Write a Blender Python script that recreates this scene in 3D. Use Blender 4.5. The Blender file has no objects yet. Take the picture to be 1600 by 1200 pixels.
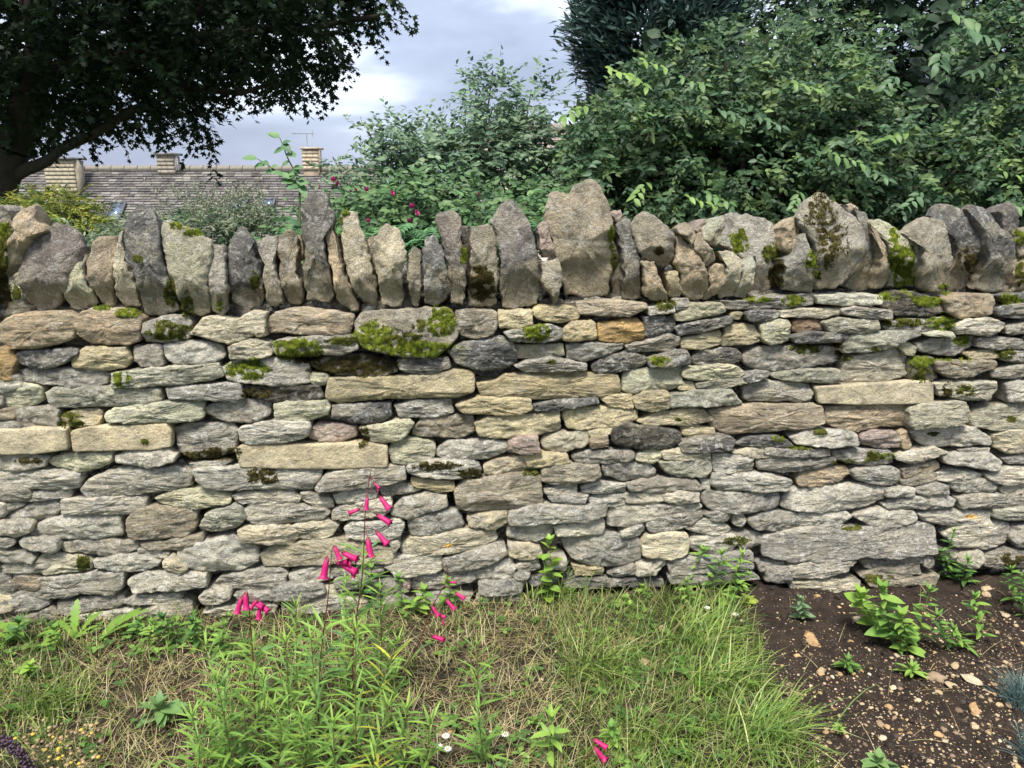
import bpy, math, random
import numpy as np
from mathutils import Vector, Matrix, noise
from mathutils.bvhtree import BVHTree

random.seed(7)
RNG = np.random.default_rng(7)
SC = bpy.context.scene
COL = bpy.context.collection
PI = math.pi

# ------------------------------------------------------------------ camera
EYE = Vector((0.0, 0.0, 1.45))
PITCH = math.radians(14.5)
FPX = 1200.0                                   # focal length in photo pixels (1600 wide)
cam_data = bpy.data.cameras.new("camera")
cam_data.sensor_width = 36.0
cam_data.lens = 36.0 * FPX / 1600.0
cam_data.clip_start = 0.05
cam_data.clip_end = 3000
cam = bpy.data.objects.new("camera", cam_data)
COL.objects.link(cam)
cam.location = EYE
cam.rotation_euler = (PI / 2 - PITCH, 0, 0)
SC.camera = cam

# ------------------------------------------------------------------ world: bright broken overcast
SUN_EL, SUN_AZ = math.radians(62), math.radians(196)     # azimuth from +Y clockwise: behind the camera
world = bpy.data.worlds.new("World")
SC.world = world
world.use_nodes = True
wn, wl = world.node_tree.nodes, world.node_tree.links
wn.clear()
w_out = wn.new("ShaderNodeOutputWorld")
w_bg = wn.new("ShaderNodeBackground")
sky = wn.new("ShaderNodeTexSky")
sky.sky_type = 'NISHITA'
sky.sun_disc = False
sky.sun_elevation = SUN_EL
sky.sun_rotation = SUN_AZ
sky.air_density = 1.2
sky.dust_density = 1.5
tc = wn.new("ShaderNodeTexCoord")
mp = wn.new("ShaderNodeMapping"); mp.inputs['Scale'].default_value = (1.0, 1.0, 3.4); mp.inputs['Location'].default_value = (0.35, 0.2, 0.1)
cn = wn.new("ShaderNodeTexNoise"); cn.inputs['Scale'].default_value = 2.6; cn.inputs['Detail'].default_value = 7; cn.inputs['Roughness'].default_value = 0.5; cn.inputs['Distortion'].default_value = 0.3
cr = wn.new("ShaderNodeValToRGB")
cr.color_ramp.elements[0].position = 0.38; cr.color_ramp.elements[0].color = (2.75, 3.2, 4.4, 1)
cr.color_ramp.elements[1].position = 0.65; cr.color_ramp.elements[1].color = (7.8, 8.4, 9.6, 1)
e = cr.color_ramp.elements.new(0.52); e.color = (3.8, 4.35, 5.75, 1)
mx = wn.new("ShaderNodeMix"); mx.data_type = 'RGBA'; mx.inputs[0].default_value = 0.88
wl.new(tc.outputs['Generated'], mp.inputs['Vector']); wl.new(mp.outputs['Vector'], cn.inputs['Vector'])
wl.new(cn.outputs['Fac'], cr.inputs['Fac'])
wl.new(sky.outputs['Color'], mx.inputs[6]); wl.new(cr.outputs['Color'], mx.inputs[7])
wl.new(mx.outputs[2], w_bg.inputs['Color'])
w_bg.inputs['Strength'].default_value = 0.06
wl.new(w_bg.outputs['Background'], w_out.inputs['Surface'])

sun_data = bpy.data.lights.new("sun", 'SUN')
sun_data.energy = 2.3
sun_data.angle = math.radians(18)
sun_data.color = (1.0, 0.95, 0.875)
sun = bpy.data.objects.new("sun", sun_data)
COL.objects.link(sun)
sdir = Vector((math.sin(SUN_AZ) * math.cos(SUN_EL), math.cos(SUN_AZ) * math.cos(SUN_EL), math.sin(SUN_EL)))
sun.rotation_euler = sdir.to_track_quat('Z', 'Y').to_euler()

SC.view_settings.view_transform = 'Standard'
SC.view_settings.look = 'None'
SC.view_settings.gamma = 1.0
SC.view_settings.use_curve_mapping = False
SC.view_settings.exposure = 1.52

# ------------------------------------------------------------------ helpers
def ray(px, py):
    x, d = px - 800.0, py - 600.0
    c, s = math.cos(PITCH), math.sin(PITCH)
    return Vector((x, FPX * c - d * s, -FPX * s - d * c)).normalized()

def at_y(px, py, y):                           # point seen at that place, y metres ahead
    r = ray(px, py)
    return EYE + r * (y / r.y)

def on_ground(px, py, z=0.0):
    r = ray(px, py)
    return EYE + r * ((z - EYE.z) / r.z)

def tag(o, label=None, cat=None, group=None, kind=None):
    if label: o["label"] = label
    if cat: o["category"] = cat
    if group: o["group"] = group
    if kind: o["kind"] = kind
    return o

def link(name, mesh, parent=None, loc=None):
    o = bpy.data.objects.new(name, mesh)
    COL.objects.link(o)
    if loc is not None: o.location = loc
    if parent is not None: o.parent = parent
    return o

def empty(name, loc, label, cat, group=None):
    o = link(name, None, loc=loc)
    o.empty_display_size = 0.1
    return tag(o, label, cat, group)

def np_mesh(name, verts, faces, mat, cols=None, smooth=False):
    """faces: (n,3) or (n,4) int array, or list of such arrays"""
    me = bpy.data.meshes.new(name)
    if not isinstance(faces, (list, tuple)): faces = [faces]
    faces = [f for f in faces if len(f)]
    verts = np.asarray(verts, dtype=np.float32)
    me.vertices.add(len(verts)); me.vertices.foreach_set("co", verts.ravel())
    idx = np.concatenate([f.ravel() for f in faces]).astype(np.int32)
    tot = np.concatenate([np.full(len(f), f.shape[1]) for f in faces]).astype(np.int32)
    st = np.concatenate([[0], np.cumsum(tot)[:-1]]).astype(np.int32)
    me.loops.add(len(idx)); me.loops.foreach_set("vertex_index", idx)
    me.polygons.add(len(tot)); me.polygons.foreach_set("loop_start", st)
    try: me.polygons.foreach_set("loop_total", tot)
    except Exception: pass
    if smooth: me.polygons.foreach_set("use_smooth", np.ones(len(tot), dtype=bool))
    me.update(calc_edges=True)
    if cols is not None:
        a = me.color_attributes.new("Col", 'FLOAT_COLOR', 'POINT')
        c = np.ones((len(verts), 4), dtype=np.float32); c[:, :3] = cols
        a.data.foreach_set("color", c.ravel())
    me.materials.append(mat)
    return me

class Geo:                                     # collects pieces that end as one mesh
    def __init__(s): s.v = []; s.f3 = []; s.f4 = []; s.c = []; s.n = 0
    def add(s, v, f, c=(1, 1, 1)):
        v = np.asarray(v, dtype=np.float32); f = np.asarray(f)
        s.v.append(v); (s.f3 if f.shape[1] == 3 else s.f4).append(f + s.n)
        cc = np.asarray(c, dtype=np.float32)
        s.c.append(np.broadcast_to(cc, (len(v), 3)) if cc.ndim == 1 else cc)
        s.n += len(v)
    def mesh(s, name, mat, smooth=False):
        fs = []
        if s.f3: fs.append(np.concatenate(s.f3))
        if s.f4: fs.append(np.concatenate(s.f4))
        return np_mesh(name, np.concatenate(s.v), fs, mat, np.concatenate(s.c), smooth)
    def box(s, x0, x1, y0, y1, z0, z1, c=(1, 1, 1)):
        v = [(x, y, z) for x in (x0, x1) for y in (y0, y1) for z in (z0, z1)]
        s.add(v, [(0, 1, 3, 2), (4, 6, 7, 5), (0, 4, 5, 1), (2, 3, 7, 6), (0, 2, 6, 4), (1, 5, 7, 3)], c)
    def tube(s, pts, radii, n=6, c=(1, 1, 1)):
        pts = [Vector(p) for p in pts]
        rings = []
        for i, p in enumerate(pts):
            d = (pts[min(i + 1, len(pts) - 1)] - pts[max(i - 1, 0)]).normalized()
            a = d.orthogonal().normalized() if i == 0 else (rings[-1][1] - d * rings[-1][1].dot(d)).normalized()
            rings.append((p, a, d.cross(a), radii[i]))
        v = []
        for p, a, b, r in rings:
            for k in range(n):
                t = 2 * PI * k / n
                v.append(p + a * (math.cos(t) * r) + b * (math.sin(t) * r))
        f = []
        for i in range(len(pts) - 1):
            for k in range(n):
                f.append((i * n + k, i * n + (k + 1) % n, (i + 1) * n + (k + 1) % n, (i + 1) * n + k))
        s.add(v, f, c)

# ------------------------------------------------------------------ materials
def new_mat(name):
    m = bpy.data.materials.new(name); m.use_nodes = True
    nt = m.node_tree; b = nt.nodes["Principled BSDF"]
    b.inputs['Roughness'].default_value = 0.85
    b.inputs['Specular IOR Level'].default_value = 0.25
    return m, nt.nodes, nt.links, b

def noise_node(n, l, vec, scale, detail=6, rough=0.6, dist=0.0):
    t = n.new("ShaderNodeTexNoise")
    t.inputs['Scale'].default_value = scale; t.inputs['Detail'].default_value = detail
    t.inputs['Roughness'].default_value = rough; t.inputs['Distortion'].default_value = dist
    l.new(vec, t.inputs['Vector'])
    return t.outputs['Fac']

def ramp(n, l, fac, a, b, c0=(0, 0, 0, 1), c1=(1, 1, 1, 1)):
    r = n.new("ShaderNodeValToRGB")
    r.color_ramp.elements[0].position = a; r.color_ramp.elements[0].color = c0
    r.color_ramp.elements[1].position = b; r.color_ramp.elements[1].color = c1
    l.new(fac, r.inputs['Fac'])
    return r.outputs['Color']

def mix(n, l, fac, a, b, mode='MIX'):
    m = n.new("ShaderNodeMix"); m.data_type = 'RGBA'; m.blend_type = mode
    for sock, v in ((m.inputs[0], fac), (m.inputs[6], a), (m.inputs[7], b)):
        if isinstance(v, (int, float)): sock.default_value = v
        elif isinstance(v, tuple): sock.default_value = v
        else: l.new(v, sock)
    return m.outputs[2]

def math_(n, l, op, a, b):
    m = n.new("ShaderNodeMath"); m.operation = op
    for sock, v in ((m.inputs[0], a), (m.inputs[1], b)):
        if isinstance(v, (int, float)): sock.default_value = v
        else: l.new(v, sock)
    return m.outputs[0]

def stone_material(name, from_attr=False, strata=(1.0, 1.0, 3.2), bump=1.0, bed=(6, 6, 30), ledge=1.0, crust=0.55, buff=False):
    m, n, l, b = new_mat(name)
    tcn = n.new("ShaderNodeTexCoord"); oi = n.new("ShaderNodeObjectInfo")
    off = n.new("ShaderNodeVectorMath"); off.operation = 'MULTIPLY_ADD'
    l.new(oi.outputs['Random'], off.inputs[0]); off.inputs[1].default_value = (31, 17, 47)
    l.new(tcn.outputs['Object'], off.inputs[2])
    P = off.outputs[0]
    mp = n.new("ShaderNodeMapping"); mp.inputs['Scale'].default_value = strata
    l.new(P, mp.inputs['Vector']); S = mp.outputs['Vector']
    if from_attr:
        at = n.new("ShaderNodeAttribute"); at.attribute_name = "Col"; base = at.outputs['Color']
        amt = 0.6
    else:
        base = oi.outputs['Color']; amt = oi.outputs['Alpha']
    big = noise_node(n, l, S, 13, 6, 0.62, 0.4)
    c = mix(n, l, 1.0, base, ramp(n, l, big, 0.32, 0.68, (0.58, 0.585, 0.59, 1), (1.42, 1.38, 1.28, 1)), 'MULTIPLY')
    # rusty / creamy stain
    st = noise_node(n, l, P, 8, 4, 0.55, 0.8)
    c = mix(n, l, math_(n, l, 'MULTIPLY', ramp(n, l, st, 0.50, 0.66), 0.5 if crust > .3 else .2), c, (0.64, 0.57, 0.40, 1))
    if buff:                                   # fresher, unweathered limestone low on the upright slabs
        sz = n.new("ShaderNodeSeparateXYZ"); l.new(tcn.outputs['Object'], sz.inputs[0])
        lv_ = math_(n, l, 'ADD', math_(n, l, 'MULTIPLY', sz.outputs['Z'], -4.5), math_(n, l, 'MULTIPLY', noise_node(n, l, P, 10, 4, 0.6), 1.5))
        c = mix(n, l, math_(n, l, 'MULTIPLY', ramp(n, l, lv_, 0.85, 1.15), 0.62), c, (0.50, 0.425, 0.27, 1))
    # grey-black weathering crust
    dk = noise_node(n, l, S, 18, 8, 0.74, 0.5)
    c = mix(n, l, math_(n, l, 'MULTIPLY', ramp(n, l, dk, 0.52, 0.64), math_(n, l, 'MULTIPLY', math_(n, l, 'ADD', amt, 0.25), crust * 1.15)), c, (0.13, 0.13, 0.125, 1))
    # pale lichen crust, in broad washes and in specks
    lc = noise_node(n, l, P, 30, 8, 0.72, 1.0)
    lm = math_(n, l, 'MULTIPLY', ramp(n, l, lc, 0.52, 0.60), amt)
    c = mix(n, l, lm, c, (0.79, 0.76, 0.67, 1))
    l2 = noise_node(n, l, P, 110, 5, 0.6, 0.3)
    c = mix(n, l, math_(n, l, 'MULTIPLY', ramp(n, l, l2, 0.64, 0.69), math_(n, l, 'MULTIPLY', amt, 0.9)), c, (0.74, 0.73, 0.68, 1))
    l3 = noise_node(n, l, P, 95, 6, 0.7, 0.3)
    c = mix(n, l, math_(n, l, 'MULTIPLY', ramp(n, l, l3, 0.60, 0.66), 0.55), c, (0.085, 0.083, 0.078, 1))
    wv = n.new("ShaderNodeVectorMath"); wv.operation = 'MULTIPLY_ADD'
    nc = n.new("ShaderNodeTexNoise"); nc.inputs['Scale'].default_value = 60; nc.inputs['Detail'].default_value = 4; l.new(P, nc.inputs['Vector'])
    l.new(nc.outputs['Color'], wv.inputs[0]); wv.inputs[1].default_value = (.018, .018, .018); l.new(P, wv.inputs[2])
    v2 = n.new("ShaderNodeTexVoronoi"); v2.inputs['Scale'].default_value = 26; v2.inputs['Randomness'].default_value = 1; l.new(wv.outputs[0], v2.inputs['Vector'])
    ros = ramp(n, l, v2.outputs['Distance'], 0.16, 0.24, (1, 1, 1, 1), (0, 0, 0, 1))
    sel = ramp(n, l, noise_node(n, l, P, 12, 2, 0.5), 0.50, 0.56)
    c = mix(n, l, math_(n, l, 'MULTIPLY', math_(n, l, 'MULTIPLY', ros, sel), math_(n, l, 'MULTIPLY', amt, 0.8)), c, (0.66, 0.66, 0.61, 1))
    # grain
    fi = noise_node(n, l, P, 300, 4, 0.75)
    c = mix(n, l, 1.0, c, ramp(n, l, fi, 0.32, 0.68, (0.60, 0.60, 0.60, 1), (1.36, 1.36, 1.36, 1)), 'MULTIPLY')
    # dark cracks along the bedding
    cs = n.new("ShaderNodeMapping"); cs.inputs['Scale'].default_value = bed; l.new(P, cs.inputs['Vector'])
    ck = noise_node(n, l, cs.outputs['Vector'], 1.5, 6, 0.62, 0.7)
    ridge = math_(n, l, 'ABSOLUTE', math_(n, l, 'SUBTRACT', ck, 0.5), 0.0)
    msk = ramp(n, l, noise_node(n, l, P, 15, 2, 0.5), 0.42, 0.58)
    c = mix(n, l, math_(n, l, 'MULTIPLY', math_(n, l, 'MULTIPLY', ramp(n, l, ridge, 0.0, 0.012, (1, 1, 1, 1), (0, 0, 0, 1)), 0.6 * ledge), msk), c, (0.09, 0.08, 0.07, 1))
    l.new(c, b.inputs['Base Color'])
    b.inputs['Roughness'].default_value = 0.93; b.inputs['Specular IOR Level'].default_value = 0.15
    # relief: broken bedding ledges, lumps, pits
    sx = n.new("ShaderNodeSeparateXYZ"); l.new(P, sx.inputs[0])
    wob = noise_node(n, l, P, 14, 5, 0.6, 0.2)
    lay = math_(n, l, 'FRACT', math_(n, l, 'ADD', math_(n, l, 'MULTIPLY', sx.outputs['Z'], 85.0), math_(n, l, 'MULTIPLY', wob, 9.0)), 0.0)
    h1 = noise_node(n, l, cs.outputs['Vector'], 2.0, 8, 0.7, 0.4)
    h2 = noise_node(n, l, P, 60, 9, 0.72)
    h3 = ramp(n, l, ridge, 0.0, 0.03)
    vo = n.new("ShaderNodeTexVoronoi"); vo.inputs['Scale'].default_value = 130; l.new(P, vo.inputs['Vector'])
    pit = ramp(n, l, vo.outputs['Distance'], 0.05, 0.30)
    hh = math_(n, l, 'ADD', math_(n, l, 'MULTIPLY', h1, 1.3), math_(n, l, 'MULTIPLY', h2, 1.25))
    hh = math_(n, l, 'ADD', hh, math_(n, l, 'MULTIPLY', math_(n, l, 'MULTIPLY', lay, msk), 0.16 * ledge))
    hh = math_(n, l, 'ADD', hh, math_(n, l, 'MULTIPLY', h3, 0.20 * ledge))
    hh = math_(n, l, 'ADD', hh, math_(n, l, 'MULTIPLY', pit, 0.06))
    bp = n.new("ShaderNodeBump"); bp.inputs['Strength'].default_value = 1.0; bp.inputs['Distance'].default_value = 0.017 * bump
    l.new(hh, bp.inputs['Height']); l.new(bp.outputs['Normal'], b.inputs['Normal'])
    return m

M_STONE = stone_material("weathered_limestone", crust=0.5)
M_LUMPY = stone_material("knobbly_limestone", strata=(1.1, 1.1, 1.5), bump=1.25, bed=(15, 15, 22), ledge=0.3, crust=0.45)
M_COPE = stone_material("coping_limestone", strata=(1.2, 1.2, 0.9), bump=2.0, bed=(13, 10, 8), ledge=0.35, crust=0.5, buff=True)
M_RUBBLE = stone_material("rubble_limestone", from_attr=True)
M_SAWN = stone_material("sawn_limestone", strata=(1, 1, 1.1), bump=0.5, bed=(14, 14, 15), ledge=0.05, crust=0.7)

def foliage_material(name, gloss=0.48, trans=0.25, spec=0.3, var=9.0):
    m, n, l, b = new_mat(name)
    at = n.new("ShaderNodeAttribute"); at.attribute_name = "Col"
    g = n.new("ShaderNodeNewGeometry")
    nz = noise_node(n, l, g.outputs['Position'], var, 3, 0.6)
    c = mix(n, l, 1.0, at.outputs['Color'], ramp(n, l, nz, 0.3, 0.7, (0.72, 0.78, 0.8, 1), (1.25, 1.2, 1.05, 1)), 'MULTIPLY')
    l.new(c, b.inputs['Base Color'])
    b.inputs['Roughness'].default_value = gloss; b.inputs['Specular IOR Level'].default_value = spec
    t = n.new("ShaderNodeBsdfTranslucent"); l.new(c, t.inputs['Color'])
    ms = n.new("ShaderNodeMixShader"); ms.inputs[0].default_value = trans
    l.new(b.outputs[0], ms.inputs[1]); l.new(t.outputs[0], ms.inputs[2])
    l.new(ms.outputs[0], n["Material Output"].inputs['Surface'])
    return m

M_LEAF = foliage_material("leaf_green")
M_GRASS = foliage_material("grass_blades", gloss=0.5, trans=0.3, var=30)
M_MOSS = foliage_material("moss", gloss=0.9, trans=0.1, spec=0.1, var=60)

def attr_material(name, rough=0.85, bump_scale=60, bump_d=0.004, var=12, contrast=0.35, spec=0.2):
    m, n, l, b = new_mat(name)
    at = n.new("ShaderNodeAttribute"); at.attribute_name = "Col"
    tcn = n.new("ShaderNodeTexCoord")
    nz = noise_node(n, l, tcn.outputs['Object'], var, 7, 0.65)
    lo, hi = 1 - contrast, 1 + contrast
    c = mix(n, l, 1.0, at.outputs['Color'], ramp(n, l, nz, 0.3, 0.7, (lo, lo, lo, 1), (hi, hi, hi, 1)), 'MULTIPLY')
    l.new(c, b.inputs['Base Color']); b.inputs['Roughness'].default_value = rough
    b.inputs['Specular IOR Level'].default_value = spec
    bp = n.new("ShaderNodeBump"); bp.inputs['Distance'].default_value = bump_d; bp.inputs['Strength'].default_value = 0.8
    l.new(noise_node(n, l, tcn.outputs['Object'], bump_scale, 6, 0.65), bp.inputs['Height'])
    l.new(bp.outputs['Normal'], b.inputs['Normal'])
    return m

M_BARK = attr_material("bark", bump_scale=25, bump_d=0.02, var=6)
M_STEM = attr_material("plant_stem", rough=0.5, bump_scale=200, bump_d=0.0005, spec=0.4)
M_PETAL = attr_material("petal", rough=0.5, bump_scale=300, bump_d=0.0004, var=90, contrast=0.22, spec=0.4)
M_PEBBLE = attr_material("pebble", bump_scale=180, bump_d=0.002, var=90, contrast=0.3)
M_ROOF = attr_material("stone_slate", bump_scale=9, bump_d=0.03, var=2.2, contrast=0.4)
M_MASONRY = attr_material("house_masonry", bump_scale=8, bump_d=0.03, var=3, contrast=0.3)
M_METAL = attr_material("painted_metal", rough=0.4, bump_scale=5, bump_d=0.001)
m_, n_, l_, b_ = new_mat("window_glass"); M_GLASS = m_
b_.inputs['Base Color'].default_value = (0.25, 0.32, 0.42, 1); b_.inputs['Roughness'].default_value = 0.05; b_.inputs['Specular IOR Level'].default_value = 1.0
b_.inputs['Metallic'].default_value = 0.6

# soil
def soil_material():
    m, n, l, b = new_mat("dark_soil")
    g = n.new("ShaderNodeNewGeometry"); P = g.outputs['Position']
    a = noise_node(n, l, P, 14, 9, 0.7)
    c = ramp(n, l, a, 0.3, 0.72, (0.017, 0.0125, 0.010, 1), (0.085, 0.060, 0.043, 1))
    f = noise_node(n, l, P, 170, 5, 0.75)
    c = mix(n, l, math_(n, l, 'MULTIPLY', ramp(n, l, f, 0.60, 0.70), 0.7), c, (0.30, 0.21, 0.13, 1))
    l.new(c, b.inputs['Base Color']); b.inputs['Roughness'].default_value = 0.97
    bp = n.new("ShaderNodeBump"); bp.inputs['Distance'].default_value = 0.02
    l.new(noise_node(n, l, P, 60, 9, 0.78), bp.inputs['Height']); l.new(bp.outputs['Normal'], b.inputs['Normal'])
    return m
M_SOIL = soil_material()

# ================================================================== THE WALL
# wall face plane: seen slightly from the right, battered back by 3 degrees
WYAW = math.radians(4.8)
U = Vector((math.cos(WYAW), math.sin(WYAW), 0))
BAT = math.radians(3)
NH = Vector((math.sin(WYAW), -math.cos(WYAW), 0))        # horizontal, towards the viewer
V = (Vector((0, 0, 1)) * math.cos(BAT) - NH * math.sin(BAT)).normalized()
N = U.cross(V).normalized()
if N.y > 0: N = -N
O = Vector((0, 2.46, 0))

def to_wall(px, py, off=0.0):
    r = ray(px, py)
    t = ((O + N * off) - EYE).dot(N) / r.dot(N)
    p = EYE + r * t - O
    return (p.dot(U), p.dot(V))

PAL = dict(g=(.19, .185, .175), G=(.43, .405, .35), w=(.69, .65, .545), W=(.78, .72, .57), c=(.70, .63, .46), y=(.66, .57, .36),
           t=(.54, .44, .31), T=(.50, .435, .30), o=(.62, .43, .20), e=(.66, .64, .45), v=(.52, .505, .39), m=(.41, .36, .275),
           p=(.54, .43, .38), r=(.36, .19, .11), k=(.11, .10, .085), u=(.26, .23, .21))
LICH = dict(g=.6, G=.7, w=.85, W=.3, c=.5, y=.2, t=.3, T=.1, o=.1, e=.45, v=.6, m=.45, p=.3, r=.1, k=.3, u=.5)

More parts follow.
